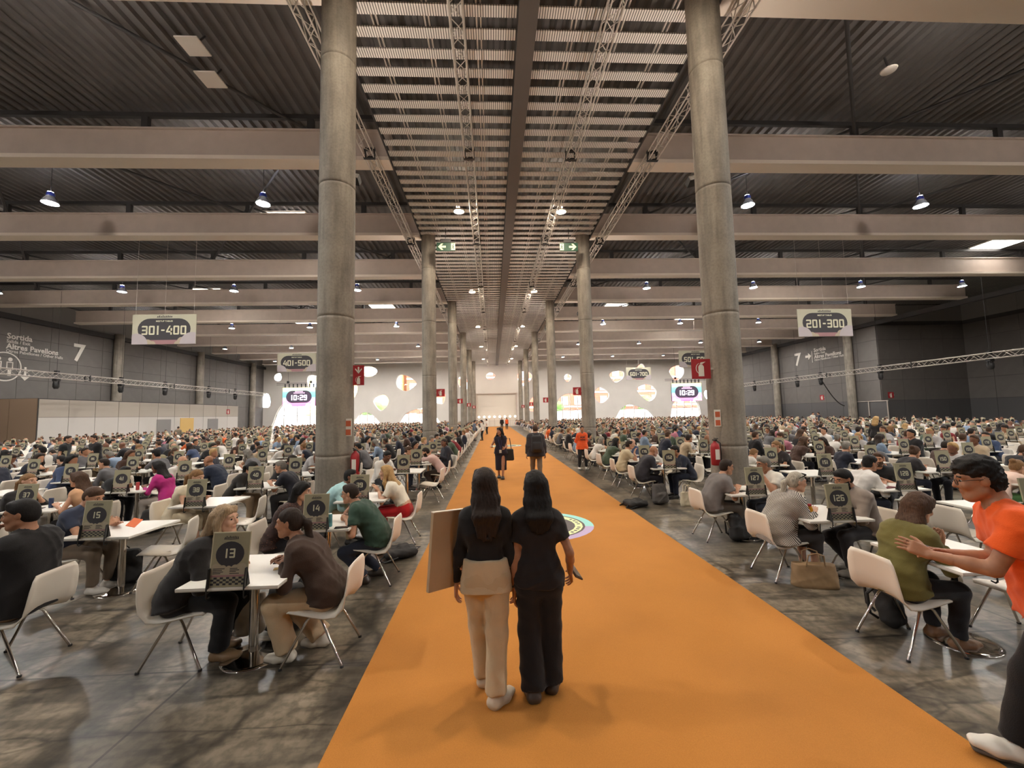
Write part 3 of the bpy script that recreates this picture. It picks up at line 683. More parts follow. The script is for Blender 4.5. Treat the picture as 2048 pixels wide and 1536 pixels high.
for x,sd,ya in ((XL+.25,1,-16),(XR-.25,-1,20)):
    mb=MB(); mb.box((x,(ya+YB)/2,11.2),(.4,YB-ya,.42)); tag(mb.build('edge_beam',M_dark),'dark steel edge beam along the %s wall'%('pictogram' if sd>0 else 'arrow'),'beam')
# end wall with rounded openings
def chaikin(p,n=2):
    p=np.array(p,float)
    for _ in range(n):
        q=np.roll(p,-1,0); p=np.stack([p*.75+q*.25,p*.25+q*.75],1).reshape(-1,2)
    return p
Z4=lambda l:[(540+a/10.24,700+b/10.24) for a,b in l]; Z7=lambda l:[(700+a/10.24,720+b/10.24) for a,b in l]; Z8=lambda l:[(1140+a/9.309,700+b/9.309) for a,b in l]
Z2=lambda l:[(460+a/4.096,680+b/4.096) for a,b in l]; Z3=lambda l:[(900+a/4.096,680+b/4.096) for a,b in l]; Z5=lambda l:[(1320+a/5.12,620+b/5.12) for a,b in l]
BLOBS=[Z4([(70,560),(110,480),(215,455),(248,560),(220,640),(100,645)]),Z4([(740,620),(765,530),(830,490),(970,520),(1070,600),(1070,700),(1010,790),(930,840),(770,780)]),
 Z2([(222,545),(240,480),(275,430),(315,432),(335,480),(333,550),(290,565)]),Z7([(-30,560),(10,470),(100,440),(165,540),(160,640),(90,800),(0,760)]),
 Z7([(190,200),(270,120),(440,118),(550,170),(580,235),(530,305),(400,362),(290,355)]),Z7([(918,430),(960,320),(1040,275),(1170,300),(1310,385),(1395,470),(1350,545),(1200,655),(1090,655),(945,575)]),
 Z7([(455,840),(490,760),(600,710),(705,680),(785,755),(815,840),(770,945),(700,1025),(640,1062),(565,1020),(490,915)]),Z7([(1680,700),(1720,610),(1840,590),(1935,640),(1970,720),(1940,880),(1880,930),(1730,890)]),
 Z3([(280,300),(320,255),(372,278),(380,300),(325,335)]),Z3([(535,300),(565,252),(645,247),(692,300),(620,382),(585,380)]),Z3([(52,340),(75,290),(100,300),(145,310),(152,400),(120,425),(85,400)]),
 Z3([(928,300),(955,270),(993,285),(1002,310),(965,355),(938,325)]),Z8([(715,460),(765,400),(900,372),(1000,385),(1025,440),(1010,520),(920,592),(860,620),(800,590),(745,510)]),
 Z8([(1235,320),(1330,235),(1395,290),(1405,345),(1325,385),(1250,360)]),Z8([(1830,400),(1870,320),(2000,268),(2090,280),(2145,380),(2110,490),(2010,590),(1940,575),(1865,465)]),
 Z8([(440,830),(470,730),(540,665),(650,708),(760,820),(710,930),(605,1005),(545,995),(460,905)]),Z8([(1225,720),(1290,650),(1420,610),(1540,648),(1612,725),(1630,790),(1592,900),(1505,972),(1440,965),(1330,872),(1255,795)]),
 Z3([(640,590),(648,500),(680,455),(708,470),(710,595)]),Z5([(445,835),(475,808),(560,830),(635,880),(600,940),(500,942),(450,885)])]
ARCHES=[Z4([(-40,1700),(45,1536),(130,1270),(260,1090),(480,1000),(760,990),(930,1090),(1010,1300),(1060,1536),(1090,1700)]),Z7([(10,1400),(80,1262),(160,1130),(255,1070),(375,1070),(480,1140),(610,1270),(680,1400)]),
 Z7([(940,1400),(1010,1262),(1110,1100),(1300,1015),(1500,970),(1660,1000),(1760,1145),(1840,1250),(1920,1400)]),Z3([(862,690),(865,620),(872,500),(925,442),(1000,432),(1065,442),(1108,478),(1115,630),(1118,690)]),
 Z8([(800,1400),(855,1245),(940,1090),(1060,1012),(1130,1004),(1310,1060),(1475,1120),(1575,1245),(1620,1400)]),Z5([(100,1180),(110,1090),(122,980),(165,910),(270,870),(378,920),(410,1000),(420,1090),(425,1180)])]
def to_wall(poly,base=None):
    P=[pix(u,v,YB) for u,v in poly]; P=[(p[0],max(p[2],.0)) for p in P]; return P
def curve_sheet(name,loops,depth,m,parent=None,loc=(0,0,0)):
    cu=bpy.data.curves.new(name,'CURVE'); cu.dimensions='2D'; cu.fill_mode='BOTH'; cu.extrude=depth/2
    for lp in loops:
        s=cu.splines.new('POLY'); s.points.add(len(lp)-1); s.use_cyclic_u=True
        for q,(x,z) in zip(s.points,lp): q.co=(x,z,0,1)
    to=bpy.data.objects.new('tmp',cu); COL.objects.link(to); dg=bpy.context.evaluated_depsgraph_get()
    me=bpy.data.meshes.new_from_object(to.evaluated_get(dg)); bpy.data.objects.remove(to)
    v=np.empty(len(me.vertices)*3); me.vertices.foreach_get('co',v); v=v.reshape(-1,3); v=np.stack([v[:,0],-v[:,2],v[:,1]],1); me.vertices.foreach_set('co',v.ravel()); me.materials.clear(); me.materials.append(m); me.update()
    return obj(name,me,parent,loc)
loops=[[(XL-.3,0),(XR+.3,0),(XR+.3,ZR+.4),(XL-.3,ZR+.4)]]; WIN=[]
for b in BLOBS: q_=chaikin(to_wall(b),2); WIN.append((q_.mean(0)+(q_-q_.mean(0))*.93,False))
for a in ARCHES:
    p=to_wall(a); p=[(x,z) for x,z in chaikin(p,2)]; p=[(x,max(z,.05)) for x,z in p]; WIN.append((np.array(p),True))
DOOR=[(-2.8,.05),(4.35,.05),(4.35,5.85),(-2.8,5.85)]
struct(curve_sheet('wall_back',loops+[list(map(tuple,wn)) for wn,_ in WIN]+[DOOR],.55,M_wallb,None,(0,YB+.28,0)))
def glass_build(nt,b):
    tr=nt.nodes.new('ShaderNodeBsdfTransparent'); gl=nt.nodes.new('ShaderNodeBsdfGlossy'); gl.inputs['Roughness'].default_value=.03; ms=nt.nodes.new('ShaderNodeMixShader'); ms.inputs[0].default_value=.06
    nt.links.new(tr.outputs[0],ms.inputs[1]); nt.links.new(gl.outputs[0],ms.inputs[2]); nt.links.new(ms.outputs[0],nt.nodes['Material Output'].inputs[0])
M_glass=node_mat('window_glass',glass_build)
for i,(wn,arch) in enumerate(WIN):
    x0,x1,z0,z1=wn[:,0].min(),wn[:,0].max(),wn[:,1].min(),wn[:,1].max(); c=wn.mean(0)
    t=bpy.data.objects.new('window_%d'%(i+1),None); COL.objects.link(t); struct(t); t.location=(0,YB+.3,0)
    inner=c+(wn-c)*.955
    curve_sheet('pane',[list(map(tuple,inner))],.02,M_glass,t); curve_sheet('frame',[list(map(tuple,wn)),list(map(tuple,inner))],.10,M_white,t)
    if arch:
        for k in range(1,4):
            x=x0+(x1-x0)*k/4; zt=max([z for (xx,z) in wn if abs(xx-x)<(x1-x0)*.06] or [2])
            MB().box((x,0,zt/2),(.14,.12,zt-.05)).build('mullion',M_white,t)
        MB().box(((x0+x1)/2,0,2.75),((x1-x0)*.8,.1,.12)).build('transom',M_white,t)
# roller door with a row of round lamps in front
t=bpy.data.objects.new('door_1',None); COL.objects.link(t); struct(t); t.location=(.77,YB+.3,0)
for k in range(8): MB().box((0,0,.37+.73*k),(7.1,.08,.71)).build('door_panel',M_white,t)
MB().box((0,.08,2.95),(7.15,.06,5.85)).build('door_light_block',M_white,t); MB().box((0,-.34,5.95),(7.5,.12,.16)).build('door_head',M_beam,t); MB().box((-3.65,-.34,3),(.14,.12,6)).build('door_jamb',M_beam,t); MB().box((3.65,-.34,3),(.14,.12,6)).build('door_jamb',M_beam,t)  # board added behind the panels to block daylight through their gaps
M_globe=mat('globe_glow',(255,240,215),.5,emit=2.2)
for k in range(8):
    t=thing('globe_lamp','round glowing lamp on the rail before the roller door','lamp',(-2.4+.92*k,YB-1.2,0),0,'globe lamps at the far door')
    MB().lathe([(0,-.2),(.14,-.14),(.2,0),(.14,.14),(0,.2)],(0,0,1.75),12,cap=False).build('globe',M_globe,t); MB().tube([(0,0,0),(0,0,1.6)],.03,6).build('stand',M_alu,t)
t=thing('barrier','pale waist-high barrier fence before the roller door','barrier',(.77,YB-1.6,0))
MB().box((0,0,1.05),(7.2,.05,.05)).build('top_rail',M_alu,t); MB().box((0,0,.12),(7.2,.05,.05)).build('bottom_rail',M_alu,t)
for k in range(25): MB().tube([(-3.6+.3*k,0,0),(-3.6+.3*k,0,1.05)],.014,5).build('bar',M_alu,t)
# outside
M_brick=mat('brick_red',(176,84,62),.8,noise=.15,nscale=3); M_ochre=mat('ochre_render',(214,178,104),.8); M_pale=mat('pale_outside',(222,218,210),.8)
mb=MB(); mb.box((0,118,-.15),(260,86,.3)); struct(mb.build('ground_outside',M_pale))
mb=MB(); mb.box((0,84,1.3),(150,.3,2.6)); tag(mb.build('yard_wall',M_pale),'pale yard wall beyond the arched windows','wall')
def house(label,x0,x1,y,H,m,fl,nw):
    t=thing('house',label,'building',((x0+x1)/2,y,0)); L=x1-x0
    MB().box((0,4,H/2),(L,8,H)).build('wall',m,t); MB().box((0,3.8,H+.2),(L+.8,9,.4)).build('roof',M_pale,t)
    for f in range(fl):
        z=(f+.55)*H/fl; MB().box((0,-.03,z-H/fl*.42),(L,.12,.35)).build('string_course',M_pale,t)
        for k in range(nw):
            x=-L/2+L*(k+.5)/nw; o=MB().box((x,-.05,z),(1.5,.14,1.9)).build('window_frame',M_white,t); MB().box((x,-.14,z),(1.1,.04,1.5)).build('pane',mat('dark_pane',(120,130,140),.1),o)
house('red brick house seen through the windows beside banner 601-700',3,48,93,16,M_brick,5,15)
house('ochre house seen through the windows under banner 401-500',-42,-21,95,15,M_ochre,4,6)
house('terracotta house seen through the diamond window by the extinguisher sign',-20,1,97,14,M_brick,4,7)
M_leaf=mat('leaf_green',(92,132,58),.7,noise=.3,nscale=2)
rs=np.random.RandomState(3)
for k,(x,y,r) in enumerate(((-24,89,2.6),(-30,89,2.0),(26,88.8,2.2),(34,89,2.7),(14,88,1.5))):
    t=thing('tree','%s outside behind the yard wall'%['leafy tree beneath the far clock screen','low leafy tree beside the clock screen','leafy tree under the second clock screen','broad leafy tree by the wall corner','small bushy tree by the brick house'][k],'tree',(x,y,0))
    P=[ell((rs.normal(0,r*.45),rs.normal(0,r*.3),3.2+rs.normal(0,r*.35)),(r*.55,)*3,k=.3) for _ in range(9)]
    v,q=surf(P,.22,wrinkle=.22,freq=5,seed=k); obj('crown',quad_mesh('crown',v,q,[M_leaf]),t); MB().tube([(0,0,0),(0,0,3)],.16,7).build('trunk',mat('bark',(86,66,50),.8),t)
# annex room against the pictogram wall
t=thing('annex_room','low pale panelled annex along the pictogram wall','annex',(-38.2,47.2,0))
M_anx=mat('annex_panel',(196,190,184),.7); M_anx2=mat('annex_upper',(172,162,150),.7); M_brn=mat('annex_brown',(128,106,86),.7)
MB().box((0,0,2.1),(4.3,25.6,4.2)).build('body',M_seam,t)
for k in range(11):
    y=-12.8+2.33*(k+.5)
    MB().box((2.17,y,1.35),(.05,2.28,2.6)).build('panel',M_anx,t); MB().box((2.17,y,3.4),(.05,2.28,1.45)).build('panel',M_anx2,t)
for k in range(2): MB().box((-1.05+2.1*k,-12.83,2.1),(2.05,.05,4.15)).build('end_panel',M_brn,t)
MB().box((2.22,3.1,1.25),(.06,2.1,2.5)).build('yellow_door',mat('door_yellow',(206,170,102),.6),t)
for y in (-.3,7.6): MB().box((2.22,y,1.2),(.06,1.9,2.35)).build('grey_door',mat('door_grey',(132,128,126),.6),t)
t=thing('double_door','pale framed grey double door by the arrow wall corner','door',(XR-.02,43.6,0))
for k in range(2): MB().box((-.06,-.75+2.2*k,1.3),(.06,2.0,2.6)).build('leaf',M_low,t); MB().box((-.1,-.75+2.2*k-1.05,1.35),(.08,.07,2.7)).build('door_frame',M_alu,t)
MB().box((-.1,.35,2.7),(.08,4.5,.08)).build('frame_head',M_alu,t)
# lettering on the walls
M_let=mat('wall_lettering',(214,208,198),.6)
def wall_text(name,label,lines,x,y,sgn):
    t=thing(name,label,'wall lettering',(x,y,0),PI/2*sgn)
    for txt,size,dx,z,b in lines:
        me=text_mesh(txt,size,'LEFT',b,.01); me.materials.append(M_let); o=obj('lettering',me,t); o.location=(dx,0,z); o.rotation_euler=(PI/2,0,0)
    return t
LN=[('Sortida',.66,0,9.38,.014),('Salida / Exit',.38,0,9.02,.003),('Altres Pavellons',.64,0,8.52,.014),('Otros Pabellones / Other Halls',.36,0,8.2,.003)]
wall_text('wall_sign_text','white exit lettering beside the pictogram on the dark wall',LN,XL+.06,35.85,1)
wall_text('wall_sign_number','large white 7 on the pictogram wall',[('7',2.35,0,8.25,.05)],XL+.06,41.3,1)
wall_text('wall_sign_text','white exit lettering with small arrow on the far grey wall',LN,XR-.06,51.25,-1)
wall_text('wall_sign_number','large white 7 on the arrow wall',[('7',2.35,0,8.0,.05)],XR-.06,54.75,-1)
t=thing('wall_arrow','small white arrow and bar before the exit lettering','wall lettering',(XR-.06,52.75,1.2),-PI/2)
MB().prism([(0,7.9),(.5,7.9),(.5,8.2),(1.0,7.75),(.5,7.3),(.5,7.6),(0,7.6)][::-1],-.01,.01).build('arrow',M_let,t); MB().box((1.15,0,7.6),(.07,.02,1.5)).build('bar',M_let,t)
t=thing('wall_pictogram','white ringed toilet pictogram with down arrow on the wall','wall lettering',(XL+.06,35.85,6.98),PI/2); t.scale=(.82,1,.82)
MB().add([(r*math.cos(a),0,r*math.sin(a)) for a in np.linspace(0,2*PI,41) for r in (1.38,1.5)],[(2*i,2*i+2,2*i+3,2*i+1) for i in range(40)]).build('ring',M_let,t)
for x in (-.55,.45):
    MB().add([(x+.2*math.cos(a),0,.78+.2*math.sin(a)) for a in np.linspace(0,2*PI,17)[:-1]],[tuple(range(16))]).build('figure_head',M_let,t)
    for dx in (-.28,.22): MB().box((x+dx,0,.1),(.09,.02,.8)).build('figure_side',M_let,t)
    MB().box((x-.03,0,.48),(.58,.02,.09)).build('figure_shoulder',M_let,t); MB().box((x-.03,0,-.55),(.3,.02,.75)).build('figure_leg',M_let,t)
MB().prism([(1.75,.15),(1.95,.15),(1.95,-.9),(2.25,-.6),(2.38,-.75),(1.85,-1.3),(1.32,-.75),(1.45,-.6),(1.75,-.9)],-.01,.01).build('arrow',M_let,t)
# ceiling lamps
def lamp_mesh():
    a=MB().lathe([(.05,.46),(.11,.42),(.13,.26),(.2,.16),(.27,.02),(.29,-.06),(.275,-.06),(.25,.02),(.12,.2)],n=20,cap=False).mesh('reflector',mat('lamp_reflector',(176,180,190),.25,.7))
    b=MB().lathe([(0,-.03),(.12,-.03),(.24,-.012),(.24,.0)],n=16,cap=False).mesh('lamp_face',M_glow); c=MB().tube([(0,0,.45),(0,0,2.02)],.012,5).mesh('cable',M_blk); e=MB().lathe([(.105,.425),(.02,.435)],n=14,cap=False).mesh('added_uplight',mat('added_uplight_glow',(244,246,255),.5,emit=420*LAMP_POWER)); d=MB().lathe([(.12,.2),(.14,.24),(.14,.34),(.12,.40)],n=12).mesh('collar',mat('lamp_blue',(40,56,140),.3)); return a,b,c,d,e  # upward emitter is added, hidden on the lamp top, to brighten the roof
lm=lamp_mesh(); LX=(-34.5,-26.1,-18.4,-9.7,11.8,20.1,28.7,37.0); ROWN={-7.1:'behind the camera',5.2:'overhead'}
for j,y in enumerate((-7.1,5.2,17.5,29.8,42.1,54.4,66.7)):
    for i,x in enumerate(LX):
        side='pictogram-wall' if x<0 else 'arrow-wall'
        t=thing('pendant_lamp','bell-shaped pendant lamp in the %s lamp row, %s out on the %s side'%(ORD[j],ORD[(3-i) if x<0 else (i-4)],side),'lamp',(x,y,11.4),0,'pendant lamps')
        obj('reflector',lm[0],t); obj('lamp_face',lm[1],t); obj('cable',lm[2],t); obj('collar',lm[3],t); obj('added_uplight',lm[4],t)
me1=MB().lathe([(.20,.02),(.27,.0),(.27,-.05),(.22,-.06),(.20,-.02)],n=20,cap=False).mesh('bezel',M_white); me2=MB().lathe([(0,-.045),(.21,-.04)],n=16,cap=False).mesh('lamp_face',M_glow2)
for j,y in enumerate((5.6,18.0,30.2,42.4,54.8,67.2)):
    for x in (-1.35,3.3):
        t=thing('downlight','round downlight in the slatted ceiling, %s pair, %s side'%(ORD[j],'pictogram-wall' if x<0 else 'arrow-wall'),'lamp',(x,y,11.33),0,'aisle downlights'); obj('bezel',me1,t); obj('lamp_face',me2,t)
M_sky=mat('skylight_glow',(255,250,240),.5,emit=5)
for k,(x,y) in enumerate(((-11.1,22.6),(23.6,29.6),(35.4,26.2),(-10.9,41.2),(13.1,41.6),(-21.4,48.2),(23.6,48.8),(-24,35.8),(-11,60),(13,60))):
    t=thing('skylight','bright square roof skylight, %s from the camera'%ORD[k],'skylight',(x,y,ZR-.08),0,'roof skylights'); MB().box((0,0,.03),(2.4,1.5,.08)).build('frame',M_white,t)
    for q in range(3): MB().box((-.76+.76*q,0,-.03),(.72,1.36,.04)).build('pane',M_sky,t)
for x,y,z,w_,n in ((-8.3,11.3,12.7,.62,'square pale panel hanging under the roof near the first column'),(-8.5,12.35,12.6,.62,'second square pale panel hanging just behind the first')):
    t=thing('pale_roof_plate',n,'panel',(x,y,z)); MB().box((0,0,0),(w_,.62,.04)).build('plate',M_white,t); MB().tube([(0,0,0),(.1,.3,.6)],.03,6).build('hanger',M_dark,t)  # plain pale square plate on a slim hanger
t=thing('roof_sensor','round pale disc sensor on a roof brace','sensor',(12.6,11.5,12.6)); MB().lathe([(0,-.04),(.2,-.04),(.22,0),(0,.03)],n=18,cap=False).build('disc',M_white,t); MB().tube([(0,0,0),(0,.1,.5)],.03,6).build('hanger',M_dark,t)

# fill lights added behind the roof beams to brighten the next beam's face
M_bfill=mat('beam_fill_glow',(255,244,234),.5,emit=105*LAMP_POWER)
wa=MB().box((0,0,0),(.46,.10,.26)).mesh('housing',M_blk); wb=MB().box((0,.056,0),(.40,.012,.20)).mesh('lamp_face',M_bfill); wc=MB().box((0,0,-.17),(.08,.08,.10)).mesh('bracket',M_blk)
for i,y in enumerate(BY[:-1]):
    for sname,xs in (('pictogram-wall',(-33,-25.5,-18,-10.5)),('arrow-wall',(12.5,20,27.5,35))):
        for k,x in enumerate(xs):
            t=thing('added_beam_light','added fill light on roof beam %s from the camera, %s out on the %s side'%(ORD[i],ORD[3-k if xs[0]<0 else k],sname),'lamp',(x,y+.26,ZB+.345),0,'added beam fill lights')
            t.rotation_euler=(math.radians(8),0,0); obj('housing',wa,t); obj('lamp_face',wb,t); obj('bracket',wc,t)

# unseen fill lights added behind the aisle columns to brighten the slatted ceiling
M_cfill=mat('column_fill_glow',(255,240,226),.5,emit=300*LAMP_POWER)
fa=MB().box((0,0,0),(.34,.22,.12)).mesh('housing',M_blk); fb=MB().box((0,0,.066),(.28,.17,.012)).mesh('lamp_face',M_cfill); fc=MB().box((0,-.14,-.04),(.08,.12,.06)).mesh('bracket',M_blk)
for sx in (0,1):
    for i,y in enumerate(COLY):
        t=thing('added_column_light','added fill light aimed up, behind the %s aisle column on the %s side'%(ORD[i],('pictogram-wall','arrow-wall')[sx]),'lamp',(COLX[sx]+(.12 if sx==0 else -.12),y+.52,7.4),0,'added column fill lights')
        t.rotation_euler=(math.radians(-18),math.radians(14 if sx==0 else -14),0); obj('housing',fa,t); obj('lamp_face',fb,t); obj('bracket',fc,t)

t=thing('glazed_door','pale bluish glazed doors on the pictogram wall past the annex','door',(XL+.12,63.5,0))
for k in range(3): MB().box((0,-1.3+1.3*k,1.25),(.06,1.2,2.5)).build('leaf',mat('door_daylight_blue',(206,218,232),.25),t); MB().box((.03,-1.95+1.3*k,1.3),(.08,.08,2.6)).build('post',M_alu,t)  # daylight behind the glass is painted as the pale blue leaf colour
MB().box((.03,0,2.62),(.08,4.0,.1)).build('head',M_alu,t)
# ---------------------------------------------------------------- lettering, signs, furniture
def glyph(ch):
    """blocky techno digit as polygons in a cell .62 wide, 1 high"""
    s=.17; W=.62; R=lambda x0,z0,x1,z1:[(x0,z0),(x1,z0),(x1,z1),(x0,z1)]; c=.07
    a=[(c,1),(0,1-c),(0,1-s),(W,1-s),(W,1-c),(W-c,1)][::-1]; d=[(0,s),(0,c),(c,0),(W-c,0),(W,c),(W,s)]; g_=R(.04,.5-s/2,W-.04,.5+s/2)
    f=R(0,.5,s,1-s); e=R(0,s,s,.5); b=R(W-s,.5,W,1-s); cc_=R(W-s,s,W,.5)
    D={'0':[a,d,f,e,b,cc_],'2':[a,b,g_,e,d],'3':[a,b,g_,cc_,d],'5':[a,f,g_,cc_,d],'6':[a,f,e,g_,cc_,d],'8':[a,d,f,e,b,cc_,g_],'9':[a,f,b,g_,cc_,d],
       '7':[a,[(W-s,1-s),(W,1-s),(.36,0),(.18,0)][::-1]],'4':[[(.30,1),(.47,1),(.17,.42),(0,.42)][::-1],R(0,.25,W,.42),R(W-s,0,W,.72)],'1':[R(.10,0,.28,1)],'-':[R(.04,.42,.40,.58)],':':[R(.05,.18,.22,.36),R(.05,.62,.22,.80)]}
    return D[ch],{'1':.38,'-':.44,':':.28}.get(ch,W)
def number_polys(txt,height,gap=.13):
    x=0; out=[]
    for ch in txt:
        P,w_=glyph(ch); out+=[[((px+x)*height,pz*height) for px,pz in p] for p in P]; x+=w_+gap
    tw=(x-gap)*height; return [[(px-tw/2,pz-height/2) for px,pz in p] for p in out]
def ccw(p):
    a=sum(p[i][0]*p[(i+1)%len(p)][1]-p[(i+1)%len(p)][0]*p[i][1] for i in range(len(p))); return p if a>0 else p[::-1]
def disc(cx,cz,rx,rz,n=20,a0=0,a1=2*PI): return [(cx+rx*math.cos(a),cz+rz*math.sin(a)) for a in np.linspace(a0,a1,n+1)[:n if a1-a0>6 else n+1]]
M_card=mat('sign_card',(152,145,118),.6,noise=.04,nscale=6); M_cedge=mat('sign_edge',(196,188,158),.6); M_ink=mat('sign_ink',(46,42,46),.6); M_cloud=mat('sign_cloud',(166,153,130),.6); M_num=mat('sign_number',(202,198,170),.6); M_pink=mat('sign_pink',(150,110,112),.6)
SW,SH=.297,.42
def squiggle(mb,mi,cx,cz,w_,h,y):
    rs=np.random.RandomState(5); n=9
    for k in range(n):
        x=cx-w_/2+w_*(k+.5)/n; hh=h*(.5+.5*rs.rand()); mb.flat([(x-w_/n*.36,cz),(x+w_/n*.30,cz),(x+w_/n*.42,cz+hh),(x-w_/n*.1,cz+hh)],y,mi)
    mb.flat([(cx-w_*.52,cz-h*.22),(cx,cz-h*.42),(cx+w_*.52,cz-h*.22),(cx+w_*.5,cz-h*.02),(cx,cz-h*.2),(cx-w_*.5,cz-h*.02)],y,mi)
SIGN_MATS=[M_card,M_ink,M_num,M_cloud,M_pink,M_blk,M_cedge]
def sign_layers(num,detail=2):
    """list of (part name, MB, material index); x across, z up from the table edge, front faces -y"""
    L=[]; m=MB(); m.box((0,0,SH/2),(SW,.012,SH),0); L.append(('board',m,0))
    m=MB()
    for p in ([(-SW/2,SH-.008),(SW/2,SH-.008),(SW/2,SH),(-SW/2,SH)],[(-SW/2,0),(-SW/2+.008,0),(-SW/2+.008,SH),(-SW/2,SH)]): m.flat(p,-.0065,6)
    if detail>1: L.append(('border',m,6))
    m=MB(); m.flat(disc(0,.248,.112,.098,24),-.0072,1)
    if detail>1: squiggle(m,1,0,.368,.115,.022,-.0072)
    L.append(('print_disc',m,1))
    m=MB()
    for p in number_polys(str(num),.072): m.flat(ccw([(a,b+.255) for a,b in p]),-.0085,2)
    L.append(('number',m,2))
    m=MB(); m.flat([(-SW/2+.012,.09),(SW/2-.012,.09),(SW/2-.012,.14),(-SW/2+.012,.14)],-.0078,3)
    for cx,r in ((-.10,.042),(-.045,.028),(.0,.022),(.05,.03),(.105,.04)): m.flat(disc(cx,.14,r,r*.9,14,0,PI),-.0079,3)
    L.append(('cloud_print',m,3))
    if detail>1:
        m=MB()
        for x0,x1,z in ((-.12,-.03,.138),(-.12,-.05,.126),(-.12,-.04,.114),(-.12,-.06,.102),(.01,.07,.138),(.01,.085,.126),(.01,.06,.114),(.01,.085,.100)): m.flat([(x0,z-.003),(x1,z-.003),(x1,z+.003),(x0,z+.003)],-.0086,1)
        L.append(('text_lines',m,1))
    m=MB(); m.flat([(-SW/2+.012,.076),(SW/2-.012,.076),(SW/2-.012,.09),(-SW/2+.012,.09)],-.0078,4); L.append(('pink_band',m,4))
    m=MB(); nx,nz=(11,4) if detail>1 else (7,3)
    for i in range(nx):
        for k in range(nz):
            if (i+k)%2: continue
            w_=(SW-.03)/nx; x=-SW/2+.015+w_*i; z=.014+.060/nz*k; m.flat([(x,z),(x+w_,z),(x+w_,z+.060/nz),(x,z+.060/nz)],-.0080,1)
    L.append(('checker_print',m,1))
    for sd in (-1,1):
        m=MB(); x=sd*(SW/2-.004); pts=[(-.035,-.075),(-.028,-.075),(-.026,-.01),(.05,.0),(.012,.145),(-.012,.145),(-.034,.0)]
        V=[(x-.004,p,q) for p,q in pts]+[(x+.004,p,q) for p,q in pts]; n=len(pts)
        m.add(V,[tuple(range(n))[::-1],tuple(range(n,2*n))]+[(i,(i+1)%n,(i+1)%n+n,i+n) for i in range(n)],5); m.tube([(x,-.03,-.07),(x,-.018,-.085),(x,.012,-.078)],.006,6,5); L.append(('bracket',m,5))
    return L
TILT=Matrix.Rotation(math.radians(-7),4,'X')
def sign_near(num,x,y,label,group):
    t=thing('number_sign',label,'sign',(x,y-.392,.752),0,group)
    for nm,m,mi in sign_layers(num,2):
        if nm!='bracket': m.xf(TILT)
        m.m=[0]*len(m.m); m.build(nm,SIGN_MATS[mi],t)
    return t
def sign_mesh(num,detail=1):
    a=MB()
    for nm,m,mi in sign_layers(num,detail):
        if nm!='bracket': m.xf(TILT)
        o=len(a.v); a.v+=m.v; a.f+=[tuple(i+o for i in f) for f in m.f]; a.m+=m.m; a.sm+=m.sm
    return a
M_ttop=mat('table_white',(226,222,214),.35); M_tedge=mat('table_edge',(186,178,164),.5)
def table_parts():
    T=MB().box((0,0,.7405),(.80,.80,.019)); E=MB().box((0,0,.727),(.798,.798,.008)); C=MB().tube([(0,0,.03),(0,0,.72)],.038,20); 
    B=MB().lathe([(.0,.055),(.05,.05),(.12,.034),(.21,.018),(.245,.012),(.25,.004),(.25,0)],n=40,cap=False); P=MB().box((0,0,.714),(.34,.34,.012)); return T,E,C,B,P
def table_near(x,y,label,group,rz=0):
    t=thing('white_table',label,'table',(x,y,0),rz,group); T,E,C,B,P=table_parts()
    for nm,m,mm in (('top',T,M_ttop),('top_underside',E,M_tedge),('pedestal',C,M_chrome),('base_plate',B,M_chrome),('bracket_plate',P,M_blk)): m.build(nm,mm,t)
    return t
_tm=MB(); 
for m_,mi in zip(table_parts(),(0,1,2,2,3)):
    o=len(_tm.v); _tm.v+=m_.v; _tm.f+=[tuple(i+o for i in f) for f in m_.f]; _tm.m+=[mi]*len(m_.f); _tm.sm+=m_.sm
TABLE_ME=None
M_chair=mat('chair_plastic',(226,216,202),.45)
def shell(nu=9,nv=12):
    prof=[(.235,.432),(.215,.452),(.12,.450),(.0,.438),(-.10,.437),(-.165,.455),(-.205,.505),(-.228,.58),(-.252,.68),(-.270,.755),(-.278,.792)]
    hw=[.185,.205,.222,.232,.240,.248,.250,.246,.236,.215,.185]; lift=[.0,.004,.012,.022,.036,.052,.055,.045,.032,.018,.006]
    P=np.array(prof); n=len(P); V=[];F=[]
    T=np.gradient(P,axis=0); Nn=np.stack([T[:,1],-T[:,0]],1); Nn/=np.linalg.norm(Nn,axis=1)[:,None]; Nn*=-1    # towards the sitter
    for i in range(n):
        for k in range(nu):
            u=-1+2*k/(nu-1); q=lift[i]*abs(u)**2.2; b=P[i]-0*Nn[i]
            V.append((hw[i]*u,b[0]+(-Nn[i][0])*-q,b[1]+Nn[i][1]*q if True else 0))
    V=np.array(V).reshape(n,nu,3); gu=np.gradient(V,axis=0); gv=np.gradient(V,axis=1); nn=np.cross(gu,gv); nn/=np.linalg.norm(nn,axis=2)[:,:,None]; B=V-nn*.012
    A=V.reshape(-1,3).tolist()+B.reshape(-1,3).tolist(); o=n*nu
    for i in range(n-1):
        for k in range(nu-1):
            a,b,c,d=i*nu+k,i*nu+k+1,(i+1)*nu+k+1,(i+1)*nu+k; F+= [(a,d,c,b),(o+a,o+b,o+c,o+d)]
    rim=[k for k in range(nu)]+[i*nu+nu-1 for i in range(1,n)]+[(n-1)*nu+k for k in range(nu-2,-1,-1)]+[i*nu for i in range(n-2,0,-1)]
    for j in range(len(rim)): a,b=rim[j],rim[(j+1)%len(rim)]; F.append((a,b,o+b,o+a))
    return MB().add(A,F,0,True)
